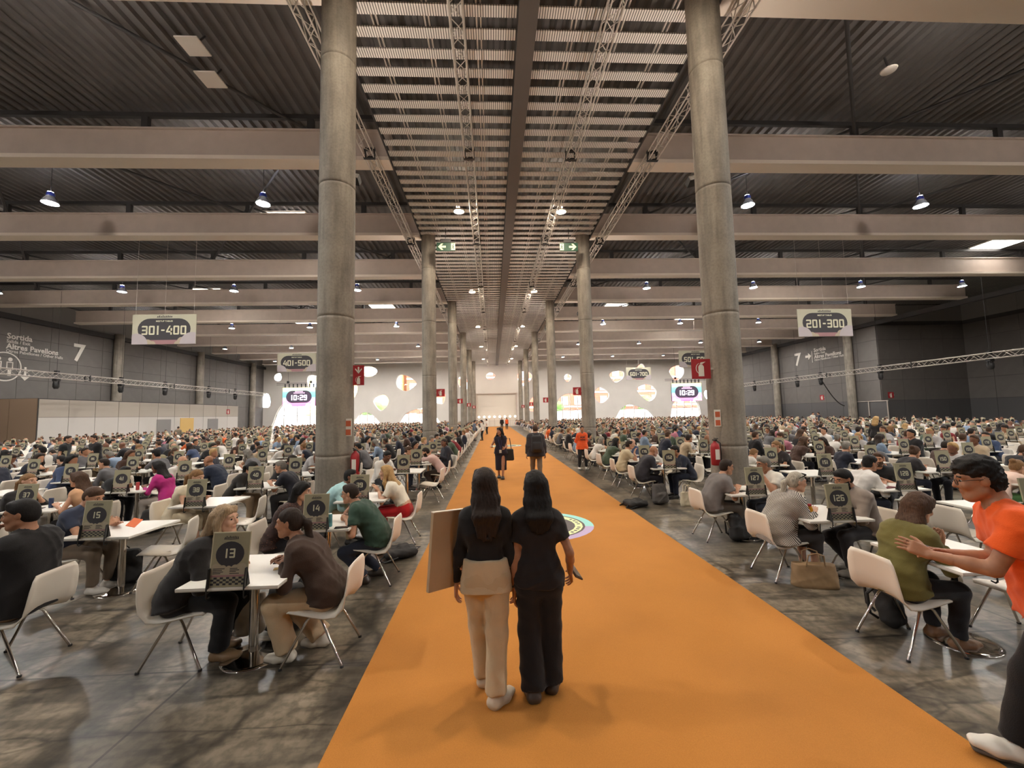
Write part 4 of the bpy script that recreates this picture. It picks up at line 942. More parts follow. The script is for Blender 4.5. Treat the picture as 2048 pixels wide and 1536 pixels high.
def chair_legs():
    L=[]
    for sx in (-1,1):
        for sy in (-1,1):
            L.append(MB().tube([(sx*.165,sy*.02,.405),(sx*.185,sy*.06,.37),(sx*.235,sy*.25,.012)],.0115,8))
    Fm=MB().tube([(-.17,.02,.41),(.17,.02,.41)],.012,8).tube([(-.17,-.02,.41),(.17,-.02,.41)],.012,8).box((0,.0,.42),(.30,.20,.014)); feet=[MB().lathe([(.016,0),(.016,.014),(.012,.018)],(sx*.236,sy*.252,0),8) for sx in (-1,1) for sy in (-1,1)]
    return L,Fm,feet
_sh=shell().mesh('seat_shell',M_chair); _lg,_fm,_ft=chair_legs(); _lgm=[m.mesh('leg',M_chrome) for m in _lg]; _fmm=_fm.mesh('seat_frame',M_chrome); _ftm=[m.mesh('foot_cap',M_blk) for m in _ft]
def chair_near(x,y,rz,label,group):
    t=thing('shell_chair',label,'chair',(x,y,0),rz,group); obj('seat_shell',_sh,t)
    for a,b in zip(_lgm,_ftm): l=obj('leg',a,t); obj('foot_cap',b,l)
    obj('seat_frame',_fmm,t); return t
_cm=MB()
for m_,mi in [(shell(5,12),0)]+[(m,1) for m in _lg]+[(_fm,1)]:
    o=len(_cm.v); _cm.v+=m_.v; _cm.f+=[tuple(i+o for i in f) for f in m_.f]; _cm.m+=[mi]*len(m_.f); _cm.sm+=m_.sm
# hanging banners
M_bcard=mat('banner_card',(178,174,152),.7); M_blav=mat('banner_lavender',(172,162,164),.7)
def banner(txt,x,y,label):
    t=thing('hanging_banner',label,'banner',(x,y,6.5),0,'hanging table-range banners'); W,H=3.5,1.72
    MB().box((0,0,H/2),(W,.03,H)).build('panel',M_bcard,t)
    MB().flat([(-1.0,.0),(1.0,.0),(1.0,.3),(-1.0,.3)],-.018).build('pink_strip',M_pink,t)
    p=disc(-.72,.86,.60,.62,12,PI/2,1.5*PI)+disc(.72,.86,.60,.62,12,-PI/2,PI/2); p=[(a*1.1,b) for a,b in p]; MB().flat(ccw(p),-.02).build('dark_pill',M_ink,t)
    m=MB(); squiggle(m,0,0,1.56,.85,.10,-.02); m.build('logo_print',M_ink,t)
    m=MB()
    for q in number_polys(txt,.52): m.flat(ccw(q),-.03)
    m.build('number',M_num,t)
    for o in t.children:
        if o.name.startswith('number'): o.location=(0,0,.80)
    me=text_mesh('MEETUP TABLES',.13,'CENTER',.003); me.materials.append(M_num); o=obj('small_text',me,t); o.location=(0,-.03,1.28); o.rotation_euler=(PI/2,0,0)
    for cx,cz,r in ((-1.5,.0,.62),(-1.25,0,.30),(-.9,0,.28),(-.62,0,.18),(1.55,0,.68),(.98,.15,.25),(.75,0,.18)): MB().flat(ccw([(max(-W/2,min(W/2,a)),max(0,b)) for a,b in disc(cx,cz,r,r,18,0,PI)]),-.026-.001*r).build('cloud_print',M_blav if r>.5 else M_cloud,t)
    for dx in (-1.6,0,1.6): MB().tube([(dx,0,H),(dx,0,6.85)],.008,4).build('hanging_wire',M_alu,t)
banner('301-400',-18.6,24.0,'pale hanging banner reading 301-400'); banner('401-500',-18.1,38.8,'pale hanging banner reading 401-500'); banner('201-300',20.75,24.2,'pale hanging banner reading 201-300'); banner('501-600',20.85,40.7,'pale hanging banner reading 501-600'); banner('601-700',20.3,55.6,'pale hanging banner reading 601-700')
# clock screens
def screen_build(nt,b):
    v=nt.nodes.new('ShaderNodeTexCoord').outputs['Generated']; sp=nt.nodes.new('ShaderNodeSeparateXYZ'); nt.links.new(v,sp.inputs[0])
    c=ramp(nt,sp.outputs[2],[(0,lin((240,110,190))),(.3,lin((226,150,214))),(.5,lin((96,190,214))),(.75,lin((120,214,190))),(1,lin((244,226,150)))])
    nt.links.new(c,b.inputs['Base Color']); nt.links.new(c,b.inputs['Emission Color']); b.inputs['Emission Strength'].default_value=.9
M_scr=node_mat('screen_picture',screen_build,.4); M_sdk=mat('screen_dark',(62,52,66),.4,emit=.5); M_swh=mat('screen_white',(255,244,252),.4,emit=1.6); M_spk=mat('screen_pink',(248,170,222),.4,emit=1.0)
def clock(x,y,z,label):
    t=thing('clock_screen',label,'screen',(x,y,z),0,'hanging clock screens'); W,H=4.55,2.65
    MB().box((0,.08,0),(W+.06,.14,H+.06)).build('housing',M_blk,t); MB().box((0,0,0),(W,.02,H)).build('picture',M_scr,t)
    p=disc(-.95,.0,.85,.88,12,PI/2,1.5*PI)+disc(.95,.0,.85,.88,12,-PI/2,PI/2); MB().flat(ccw(p),-.02).build('dark_pill',M_sdk,t)
    m=MB()
    for q in number_polys('10:29',.74): m.flat([(a,b-.12) for a,b in ccw(q)],-.03)
    m.build('time_digits',M_swh,t)
    m=MB(); 
    for x0,x1,zz in ((-.55,.55,.68),(-.75,.75,.47)):
        for xx in np.arange(x0,x1,.16): m.flat([(xx,zz),(xx+.12,zz),(xx+.12,zz+.13),(xx,zz+.13)],-.03)
    m.build('small_text',M_spk,t)
    for cx,r in ((-1.9,.55),(-1.3,.35),(1.3,.4),(1.95,.6)): MB().flat([(a,b-H/2) for a,b in disc(cx,0,min(r,2.27-abs(cx) if abs(cx)+r>2.27 else r),r,14,0,PI)],-.026).build('cloud_print',M_spk,t)
    MB().tube([(-3.2,.1,H/2+.62),(3.2,.1,H/2+.62)],.03,6).tube([(-3.2,.1,H/2+.42),(3.2,.1,H/2+.42)],.03,6).build('hanging_bar',M_blk,t)
    for k in range(8): MB().box((-2+.57*k,.1,H/2+.28),(.12,.1,.5)).build('clamp',M_blk,t)
    for k in (-1.6,1.6): MB().tube([(k,.1,H/2+.6),(k,.1,ZR+.05-z)],.015,4).box((k,.1,H/2+.8),(.25,.25,.3)).build('hoist',M_blk,t)
clock(-27.6,60,5.28,'colourful clock screen showing 10:29 under banner 401-500'); clock(29.1,60,4.9,'colourful clock screen showing 10:29 under banner 501-600')
# exit signs and fire signs on the columns
def exit_sign(x,y,z,d,label):
    t=thing('exit_sign',label,'exit sign',(x,y,z),0,'hanging exit signs'); MB().box((0,.03,0),(.9,.06,.42)).build('panel',M_green,t); MB().box((0,.03,.30),(.5,.1,.18)).tube([(0,.03,.3),(0,.03,1.0)],.015,5).build('mount',M_dark,t)
    A=[(-.02,.05),(.20,.05),(.10,.16),(.20,.16),(.36,0),(.20,-.16),(.10,-.16),(.20,-.05),(-.02,-.05)]; MB().flat(ccw([(d*a+d*.02,b) for a,b in A]),-.004).build('arrow',mat('exit_pale',(196,206,160),.6,emit=.25),t)
    MB().flat([(d*-.36-.1,-.17),(d*-.36+.1,-.17),(d*-.36+.1,.17),(d*-.36-.1,.17)],-.004).build('doorway',mat('exit_pale',(196,206,160),.6),t)
    m=MB(); c=d*-.36; m.flat(disc(c+.01,.11,.03,.03,8),-.007); m.flat(ccw([(c-.03,.07),(c+.04,.05),(c+.02,-.02),(c+.06,-.13),(c+.03,-.14),(c-.01,-.05),(c-.05,-.12),(c-.08,-.1),(c-.02,-.02)]),-.007); m.flat(ccw([(c-.08,.02),(c-.03,.06),(c-.02,.04),(c-.07,0)]),-.007); m.build('running_figure',M_green,t)
exit_sign(-2.15,19.77,10.4,-1,'green exit sign with arrow pointing towards the pictogram wall'); exit_sign(3.97,19.77,10.38,1,'green exit sign with arrow pointing towards the arrow wall')
def ext_icon(m,cx,cz,s,y):
    m.flat([(cx-.16*s,cz-.42*s),(cx+.16*s,cz-.42*s),(cx+.16*s,cz+.12*s),(cx+.08*s,cz+.24*s),(cx-.08*s,cz+.24*s),(cx-.16*s,cz+.12*s)],y); m.flat([(cx-.06*s,cz+.26*s),(cx+.06*s,cz+.26*s),(cx+.28*s,cz+.40*s),(cx-.02*s,cz+.36*s)],y)
    P=[(cx-.05*s-.24*s*math.sin(a),cz+.02*s+.3*s*math.cos(a)) for a in np.linspace(.2,PI,8)]
    for a,b in zip(P[:-1],P[1:]): m.flat(ccw([(a[0]-.02*s,a[1]),(a[0]+.02*s,a[1]),(b[0]+.02*s,b[1]),(b[0]-.02*s,b[1])]),y)
def fire_sign(x,y,z,w_,h,label,arrow=False,rz=0):
    t=thing('fire_sign',label,'safety sign',(x,y,z),rz,'red fire safety signs'); MB().box((0,0,0),(w_,.012,h)).build('plate',M_red,t); m=MB()
    if arrow:
        ext_icon(m,0,-h*.24,h*.5,-.008); m.flat([(-.015,.06),(.015,.06),(.015,h*.42),(-.015,h*.42)],-.008); m.flat(ccw([(-.07,.12),(0,.03),(.07,.12),(.06,.14),(0,.07),(-.06,.14)]),-.008)
    else: ext_icon(m,0,0,h*.9,-.008)
    m.build('print',M_prn,t); MB().box((w_/2+.03 if x>0 else -w_/2-.03,0,0),(.06,.03,.04)).build('arm',M_alu,t); return t
fire_sign(4.33,8.25,2.94,.40,.41,'square red extinguisher sign standing out from the column by table 127'); fire_sign(-2.66,8.3,2.93,.22,.40,'red extinguisher sign with arrow on the column by the cyan-shirted man',True)
for i,y in enumerate(COLY[1:5]):
    fire_sign(COLX[0]+.57,y-.1,3.25,.42,.38,'red fire sign on the %s aisle column on the pictogram-wall side'%ORD[i+1]); fire_sign(COLX[1]-.57,y-.1,3.2,.42,.40,'red fire sign on the %s aisle column on the arrow-wall side'%ORD[i+1])
def extinguisher(x,y,z,label):
    t=thing('fire_extinguisher',label,'extinguisher',(x,y,z),0,'wall extinguishers')
    MB().lathe([(.0,0),(.075,0),(.085,.02),(.085,.36),(.07,.42),(.03,.455),(.03,.48)],n=20,cap=False).build('cylinder',M_red,t); MB().box((0,0,.5),(.05,.10,.03)).box((.0,-.05,.535),(.03,.12,.016)).build('valve',M_blk,t)
    MB().tube([(.03,0,.49),(.10,-.02,.44),(.105,-.03,.25),(.09,-.04,.08)],.011,7).build('hose',M_blk,t); MB().box((0,-.082,.22),(.08,.012,.2)).build('label',M_prn,t)
extinguisher(4.46,8.12,.98,'red fire extinguisher on the column behind the man in grey'); extinguisher(-2.70,8.25,.96,'red fire extinguisher on the column behind the cyan-shirted man')
for x,y,z,l in ((4.56,8.16,1.92,'small printed notice on the column by table 127'),(-2.82,8.22,1.9,'small printed notice on the column beside the carpet')):
    t=thing('notice',l,'notice',(x,y,z)); MB().box((0,-.02,0),(.13,.01,.34)).build('sheet',M_prn,t); MB().flat([(-.05,.02),(.05,.02),(.05,.13),(-.05,.13)],-.027).flat([(-.05,-.15),(.05,-.15),(.05,-.04),(-.05,-.04)],-.027).build('print',mat('notice_orange',(196,96,60),.6),t)
for (x_,y_,z_),rz_,l in (((-38.8,34.36,3.4),0,'red alarm sign on the brown annex end'),((-35.98,57.8,3.3),PI/2,'red alarm sign on the far annex front'),((43.2,42.44,3.3),0,'red sign grid on the return wall'),((XR-.06,50.5,3.4),-PI/2,'red sign on the arrow wall')): fire_sign(x_,y_,z_,.66,.66,l,False,rz_)
# floor medallions on the carpet
M_med=[mat('medal_%d'%i,c,.6) for i,c in enumerate(((168,208,196),(224,232,176),(84,76,76),(150,214,206),(184,164,200),(222,226,190)))]
def medal(x,y,label):
    t=thing('floor_decal',label,'floor decal',(x,y,.009),0,'round carpet decals')
    def ring(r0,r1,a0,a1,z,m,nm,n=24):
        A=np.linspace(a0,a1,n+1); V=[(r*math.cos(a),r*math.sin(a),z) for a in A for r in (r0,r1)]; MB().add(V,[(2*i,2*i+1,2*i+3,2*i+2) for i in range(n)]).build(nm,m,t)
    for k,(a0,a1,m) in enumerate(((-.2,1.2,M_med[3]),(1.2,2.6,M_med[5]),(2.6,4.2,M_med[0]),(4.2,2*PI-.2,M_med[4]))): ring(.84,1.0,a0,a1,.001,m,'rim_segment',10)
    ring(.80,.84,0,2*PI,.0012,M_med[2],'dark_line'); ring(.66,.80,0,2*PI,.001,M_med[1],'lettering_ring')
    m=MB()
    for k in range(40):
        if k%5==4: continue
        a=2*PI*k/40; c,s_=math.cos(a),math.sin(a); m.add([(c*r-s_*d,s_*r+c*d,.002) for r,d in ((.70,-.03),(.76,-.03),(.76,.03),(.70,.03))],[(0,1,2,3)])
    m.build('ring_text',M_med[2],t); ring(0.001,.66,0,2*PI,.001,M_med[2],'centre')
    MB().add([(a,b,.002) for a,b in ((-.35,-.03),(.15,-.03),(.10,-.14),(.26,-.10),(.5,0),(.26,.10),(.10,.14),(.15,.03),(-.35,.03))],[tuple(range(9))]).build('arrow',M_med[3],t)
medal(.84,7.8,'round pastel floor decal with arrow just past the two women'); medal(.9,27.6,'round pastel floor decal far along the carpet')
# ---------------------------------------------------------------- layout of tables, chairs, signs and people
PX,PY=2.5,1.6
def lnum(r,c):
    if r==0: return 13-c
    if r==1: return 14+c
    if r==2: return 39-c
    if r==3: return 39+c
    if r==4: return 64-c
    k=65+(r-5)*13+(c if r%2 else 12-c); return k if k<=100 else k+200
def rnum(r,c):
    if r==-1: return 125-12+c
    if r==0: return 126-c
    if r==1: return 127+c
    if r==2: return 152-c
    if r==3: return 152+c
    if r==4: return 176-c
    k=177+(r-5)*12+(c if r%2 else 11-c); return k if k<=300 else k+200
TAB=[]
def in_view(x,y,z=.8,m=60):
    q=CAMM@np.array([x,y,z-EYE]); 
    if q[2]>-.5: return False
    u=1024+FPX*q[0]/-q[2]; v=768-FPX*q[1]/-q[2]; return -m<u<2048+m and v<1536+m
for r in range(0,41):
    for c in range(13):
        if r==3 and c==0: continue
        x,y=-2.15-2.53*c,3.9+1.63*r
        if y>70: continue
        if any(abs(y-cy)<.75 and abs(x-COLX[0])<.95 for cy in COLY): continue
        if in_view(x,y) or in_view(x+.8,y): TAB.append(('a',r,c,x,y,lnum(r,c)))
for r in range(-1,41):
    for c in range(13):
        if r==2 and c==0: continue
        x,y=4.1+2.47*c,5.15+1.57*r
        if y>70 or (x>40 and y>40): continue
        if any(abs(y-cy)<.75 and abs(x-COLX[1])<.95 for cy in COLY): continue
        if in_view(x,y) or in_view(x-.8,y): TAB.append(('b',r,c,x,y,rnum(r,c)))
TAB.sort(key=lambda t:math.hypot(t[3],t[4]))
# ---------------------------------------------------------------- people seen close by
BK=(38,35,35); NV=(38,42,56); WH=(214,208,200); JE=(48,52,66); BE=(196,172,140)
AT=lambda **k:dict(k)
ARM_T=None
def chin(sd,x=.05,y=.30,z=1.0): return dict(w=(sd*x,y,z),d=(-sd*.3,-.25,.9),n=(0,1,.2),curl=1.0,hint=(sd*.5,.4,-1))
def fold(sd,z=.79,y=.40): return dict(w=(sd*.06,y,z),d=(-sd*.8,.5,0),n=(0,.1,1),curl=.6)
def rest(sd,x=.16,y=.40): return dict(w=(sd*x,y,.785),curl=.25)
def phone(sd): return dict(w=(sd*.07,.36,.86),d=(-sd*.35,.55,.55),n=(sd*.6,.4,-.5),curl=.8)
HERO={
('a',0,0,'L'):(AT(sex='f',hair='long',hairc='ash',hlen=.38,hfront=1,topc=BK,botc=(28,28,30),sleeve='elbow',loose=.024,lean=.30,bend=.22,look=(-.10,.05),s=1.03,wide=.02,shoec=(132,104,74),feet=[(-.12,.22),(.08,.34)],arms=[fold(-1,.785,.44),fold(1,.785,.42)],skin='fair',fat=.5),'blonde woman in a loose black top seated at table 13',0.0125,0.0055),
('a',0,0,'R'):(AT(sex='f',hair='pony',hairc='dark',hlen=.24,topc=(66,50,42),botc=BE,sleeve='long',loose=.016,lean=.33,bend=.26,look=(.1,.12),s=1.02,wide=.035,shoec=(206,196,180),feet=[(-.10,.30),(.12,.10)],arms=[dict(w=(-.05,.38,.80),d=(.4,.7,.2),n=(-.2,.2,1),curl=.8),dict(w=(.05,.37,.80),d=(-.4,.7,.2),n=(.2,.2,1),curl=.8)],skin='tan',topname='cardigan'),'woman in a dark brown cardigan with ponytail seated at table 13',0.0125,0.0055),
('a',0,1,'R'):(AT(sex='m',hair='short',hairc='black',hthick=.008,topc=(30,28,29),botc=(140,112,84),sleeve='long',loose=.022,lean=-.14,bend=.16,look=(.40,.12),s=1.06,arms=[chin(-1,.02,.26,1.02),rest(1)],skin='tan',fat=.4,topname='jacket',hem=-.08),'man in a black jacket with hand on chin, seen from behind',0.0125,0.0055),
('a',1,0,'L'):(AT(sex='f',hair='long',hairc='black',hlen=.34,topc=((58,40,36),'dots'),botc=(34,30,32),sleeve='elbow',loose=.020,lean=.26,bend=.25,look=(.1,.18),arms=[fold(-1),fold(1)],skin='light',bottom='skirt'),'dark-haired woman in a brown dotted blouse at table 14',0.0135,0.006),
('a',1,0,'R'):(AT(sex='m',hair='short',hairc='dark',topc=(48,70,58),botc=(44,48,60),sleeve='short',lean=.32,bend=.32,look=(-.05,.15),glasses=1,arms=[rest(-1,.14,.36),chin(1,.02,.32,.98)],skin='light',fat=.35,loose=.014,shoec=(60,48,40),feet=[(-.12,.14),(.14,.02)]),'man in a green t-shirt and glasses, chin on hand, at table 14',0.0135,0.006),
('a',1,1,'L'):(AT(sex='m',hair='short',hairc='brown',topc=(52,58,76),botc=(120,104,88),sleeve='short',lean=.12,bend=.24,look=(0,.5),arms=[rest(-1,.14,.44),dict(w=(.06,.48,.82),d=(-.5,.5,.4),n=(.5,.4,.5),curl=.8)],skin='light',shoec=(214,206,194)),'man in a navy t-shirt looking down behind sign 15',0.016,0.0075),
('a',2,0,'L'):(AT(sex='m',hair='short',hairc='black',topc=(168,206,208),botc=(156,132,102),sleeve='half',T='shirt',top='shirt',loose=.022,lean=.38,bend=.30,look=(0,.08),arms=[rest(-1,.10,.45),rest(1,.10,.44)],skin='brown',fat=.3),'man in a pale cyan shirt seated beside the first column',0.016,0.0075),
('a',2,0,'R'):(AT(sex='f',hair='long',hairc='blonde',hlen=.30,hfront=1,topc=(222,214,196),botc=(176,28,34),sleeve='short',top='crop',lean=.34,bend=.2,look=(.05,.05),highwaist=1,wide=.02,arms=[dict(w=(-.10,.42,.86),d=(0,.6,.7),n=(-.3,-.6,.5),curl=.3),rest(1,.12,.42)],skin='fair'),'blonde woman in white crop top and red trousers',0.016,0.0075),
('a',2,1,'L'):(AT(sex='f',hair='pony',hairc='light',hlen=.2,topc=(204,190,164),botc=(198,180,150),sleeve='none',lean=.24,bend=.24,look=(0,.3),arms=[rest(-1,.12,.40),phone(1)],skin='fair',bottom='skirt'),'fair woman in a sleeveless beige dress behind sign 38',0.0175,0.0105),
('a',2,2,'L'):(AT(sex='f',hair='pony',hairc='light',topc=BK,botc=WH,sleeve='elbow',lean=.25,bend=.2,look=(.0,.05),arms=[dict(w=(-.05,.36,.96),d=(.5,0,.6),n=(0,.6,.4),curl=.8),dict(w=(.05,.36,.96),d=(-.5,0,.6),n=(0,.6,.4),curl=.8)],skin='fair'),'woman in black with clasped raised hands at table 37',0.0175,0.0105),
('a',2,2,'R'):(AT(sex='f',hair='long',hairc='brown',hlen=.36,topc=(206,160,122),botc=BK,sleeve='none',lean=.2,bend=.2,look=(0,.1),arms=[rest(-1),chin(1,.04,.28,.98)],skin='light'),'long-haired woman in a peach top at table 37',0.0175,0.0105),
('a',3,1,'L'):(AT(sex='f',hair='pony',hairc='black',topc=(44,40,38),botc=(168,144,116),sleeve='long',loose=.02,lean=.32,bend=.3,look=(0,.3),skin='tan',topname='jacket'),'woman in a black jacket behind sign 40',0.0175,0.0105),
('a',3,1,'R'):(AT(sex='m',hair='short',hairc='grey',topc=(44,44,52),botc=(52,50,50),sleeve='short',lean=.30,bend=.3,look=(.1,.2),skin='light',arms=[rest(-1,.1,.5),rest(1,.12,.46)]),'grey-haired man in a navy t-shirt at table 40',0.0175,0.0105),
('a',3,2,'L'):(AT(sex='m',hair='short',hairc='black',topc=(40,40,42),botc=(36,36,40),sleeve='long',loose=.018,lean=.4,bend=.3,look=(-.2,.2),skin='tan',topname='jacket'),'man in a dark suit leaning on table 41',0.0175,0.0105),
('a',3,2,'R'):(AT(sex='f',hair='long',hairc='black',hlen=.40,topc=(176,44,118),botc=(196,186,176),sleeve='long',lean=.22,bend=.2,look=(0,.1),skin='brown'),'woman in a magenta top with long black hair at table 41',0.0175,0.0105),
('a',4,0,'L'):(AT(sex='m',hair='short',hairc='black',topc=(220,214,206),botc=(40,38,42),sleeve='long',top='shirt',lean=.22,bend=.25,look=(.2,.45),lanyard=(50,54,80),arms=[rest(-1,.24,.30),dict(w=(.02,.34,.82),d=(-.6,.5,0),n=(0,.2,1),curl=.6)],skin='brown',vneck=.03),'man in a white shirt with lanyard looking down by the extinguisher',0.0175,0.0105),
('a',4,1,'L'):(AT(sex='m',hair='short',hairc='dark',topc=(48,46,48),botc=(44,42,44),sleeve='long',lean=.36,bend=.3,look=(0,.35),skin='brown',topname='jacket'),'man in a charcoal suit leaning towards the column',0.019,0.012),
('a',4,2,'L'):(AT(sex='m',hair='bald',topc=WH,botc=NV,sleeve='long',lean=.3,bend=.25,look=(0,.2),skin='light'),'bald man in a white shirt behind sign 62',0.019,0.012),
('a',4,2,'R'):(AT(sex='m',hair='bald',topc=(40,46,62),botc=(40,42,50),sleeve='long',loose=.022,lean=.34,bend=.25,look=(0,.2),skin='tan',fat=.5,topname='jacket'),'bald man in a navy blazer at table 62',0.019,0.012),
('a',5,0,'R'):(AT(sex='m',hair='short',hairc='dark',topc=(204,172,164),botc=(58,50,46),sleeve='half',top='shirt',lean=.38,bend=.36,look=(0,.4),arms=[chin(-1,.04,.32,1.0),chin(1,.04,.32,1.0)],skin='light',beard=1,feet=[(-.1,.22),(.1,.06)]),'man in a pink shirt resting his face on both hands',0.0175,0.0105),
('a',5,0,'L'):(AT(sex='m',hair='short',hairc='brown',topc=(44,42,46),botc=NV,sleeve='long',lean=.3,bend=.3,look=(0,.3),skin='light'),'man in a dark jacket behind sign 65',0.019,0.012),
('a',6,0,'R'):(AT(sex='f',hair='bun',hairc='dark',topc=(42,42,50),botc=(34,34,40),sleeve='long',loose=.02,lean=.05,bend=.1,look=(.25,.1),skin='brown',arms=[rest(-1,.05,.30),rest(1,.05,.30)],topname='blazer',bottom='skirt'),'woman in a dark blazer turned towards the carpet',0.0175,0.0105),
('a',6,0,'L'):(AT(sex='f',hair='long',hairc='black',topc=((178,92,96),'plaid'),botc=NV,sleeve='long',lean=.2,bend=.2,look=(-.3,.2),skin='light'),'dark-haired woman in a rose checked top by the second column',0.019,0.012),
('b',-1,0,'L'):(AT(sex='f',hair='long',hairc='brown',hlen=.36,hthick=.020,hwr=.004,topc=(104,96,50),botc=(40,40,44),sleeve='long',loose=.02,lean=.12,bend=.26,look=(.1,.38),arms=[phone(-1),phone(1)],skin='light',shoec=(120,84,56)),'woman with wavy brown hair in an olive top, chair nearest the carpet',0.0125,0.0055),
('b',0,0,'L'):(AT(sex='f',hair='pony',hairc='silver',hlen=.24,topc=((196,188,180),'stripe'),botc=(60,56,56),sleeve='long',loose=.030,lean=.26,bend=.26,look=(-.15,.15),arms=[fold(-1,.785,.42),rest(1,.12,.42)],skin='fair',sunglasses_up=1,bottom='skirt',flare=.03,hem=-.09,fat=.4,topname='dress'),'silver-haired woman in a striped dress at table 126',0.0135,0.006),
('b',0,0,'R'):(AT(sex='m',hair='short',hairc='black',hthick=.009,topc=(142,128,118),botc=(58,56,58),sleeve='long',top='hood',loose=.020,lean=.10,bend=.26,look=(0,.38),lanyard=(206,180,40),arms=[phone(-1),phone(1)],skin='tan',beard=1,shoec=(140,132,122),feet=[(-.14,.36),(.10,.16)]),'man in a grey hoodie with yellow lanyard behind sign 126',0.0135,0.006),
('b',1,0,'L'):(AT(sex='m',hair='short',hairc='dark',topc=(112,106,104),botc=(96,88,80),sleeve='short',lean=.22,bend=.3,look=(0,.15),glasses=1,loose=.014,arms=[rest(-1,.10,.42),dict(w=(.14,.40,.80),curl=.6)],skin='light',fat=.3),'man in a grey t-shirt and glasses at table 127',0.016,0.0075),
('b',1,0,'R'):(AT(sex='m',hair='short',hairc='grey',topc=(208,200,188),botc=(74,80,92),sleeve='short',lean=.12,bend=.24,look=(-.1,.25),glasses=1,arms=[dict(w=(-.16,.36,.98),d=(0,.7,.5),n=(-.6,-.4,.4),curl=.4),rest(1)],skin='tan',fat=.4),'grey-haired man in a white t-shirt behind sign 127',0.016,0.0075),
('b',1,1,'L'):(AT(sex='m',hair='curly',hairc='black',topc=(214,210,206),botc=NV,sleeve='long',lean=.32,bend=.25,look=(0,.12),glasses=1,skin='tan',arms=[rest(-1,.1,.46),rest(1,.1,.46)]),'curly-haired man in a white shirt at table 128',0.016,0.0075),
('b',1,1,'R'):(AT(sex='m',hair='short',hairc='brown',topc=(36,36,38),botc=(40,40,44),sleeve='half',top='shirt',lean=.28,bend=.25,look=(.2,.1),beard=1,skin='tan',arms=[rest(-1,.12,.4),dict(w=(.18,.34,.98),d=(0,.4,.9),n=(.3,-.6,.3),curl=.5)]),'bearded man in black gesturing behind sign 128',0.016,0.0075),
('b',2,2,'L'):(AT(sex='f',hair='bun',hairc='brown',topc=(44,40,42),botc=NV,sleeve='short',lean=.3,bend=.3,look=(.2,.3),skin='light',arms=[rest(-1,.06,.5),rest(1,.06,.48)]),'woman in a dark tee with arms across table 150',0.0175,0.0105),
('b',3,0,'L'):(AT(sex='m',hair='bald',topc=(46,44,50),botc=(48,46,54),sleeve='long',loose=.02,lean=.24,bend=.3,look=(0,.3),skin='tan',fat=.4,topname='jacket'),'bald man in a dark suit using a laptop by the carpet edge',0.0175,0.0105),
('b',3,0,'R'):(AT(sex='m',hair='short',hairc='black',topc=(40,44,58),botc=NV,sleeve='long',lean=.24,bend=.3,look=(0,.3),skin='tan'),'man in a navy jacket hunched next to the extinguisher column',0.0175,0.0105),
('b',3,1,'R'):(AT(sex='f',hair='pony',hairc='light',topc=(46,40,40),botc=NV,sleeve='short',lean=.2,bend=.2,look=(0,.2),skin='light'),'woman with fair ponytail in a black tee beside sign 153',0.0175,0.0105),
('b',4,0,'L'):(AT(sex='m',hair='short',hairc='dark',topc=(196,180,150),botc=(140,128,112),sleeve='short',lean=.22,bend=.2,look=(0,.15),skin='light',arms=[rest(-1),dict(w=(.12,.36,.95),d=(0,.3,.9),n=(0,-1,0),curl=.6)]),'man in a sand-coloured t-shirt seated by the carpet edge',0.0175,0.0105),
}
EMPTY={('a',1,1,'R'),('a',1,2,'R'),('a',2,1,'R'),('a',4,0,'R'),('b',0,1,'L'),('b',0,1,'R'),('b',-1,0,'R'),('b',2,1,'L'),('b',2,1,'R'),('a',0,1,'L')}
POSADJ={('a',0,0,'L'):(.02,.05,0),('a',0,1,'R'):(-.15,.06,.12),('a',4,0,'L'):(-.05,.05,-.75),('b',1,1,'R'):(-.05,.55,.55),('a',6,0,'R'):(0,0,.55),('a',1,1,'R'):(-.22,.18,.35),('a',2,1,'R'):(-.10,.05,.25),('a',2,1,'L'):(.05,.05,0)}
# variants for the rest of the hall
VAR=[AT(sex='m',hair='short',sleeve='short',lean=.32,bend=.28,look=(0,.2)),AT(sex='m',hair='short',sleeve='long',lean=.20,bend=.22,look=(.2,.1),arms=[fold(-1),fold(1)]),
 AT(sex='f',hair='long',sleeve='long',lean=.22,bend=.22,look=(0,.1),hlen=.30),AT(sex='f',hair='long',sleeve='short',lean=.34,bend=.25,look=(-.2,.15),arms=[rest(-1),chin(1)],hlen=.36,hfront=1),
 AT(sex='m',hair='short',sleeve='short',lean=.40,bend=.36,look=(0,.5),arms=[rest(-1,.08,.44),phone(1)]),AT(sex='f',hair='pony',sleeve='short',lean=.18,bend=.2,look=(.15,.1)),
 AT(sex='m',hair='short',sleeve='long',lean=-.08,bend=.10,look=(0,.0),arms=[rest(-1,.05,.26),rest(1,.05,.26)],fat=.5),AT(sex='m',hair='bald',sleeve='long',lean=.26,bend=.25,look=(0,.25),fat=.4),
 AT(sex='m',hair='curly',sleeve='long',lean=.30,bend=.2,look=(-.2,.1),arms=[chin(-1),rest(1)]),AT(sex='f',hair='bun',sleeve='none',lean=.28,bend=.25,look=(.1,.2)) ]
SLOT=['body','top','trousers','shoe','hair']
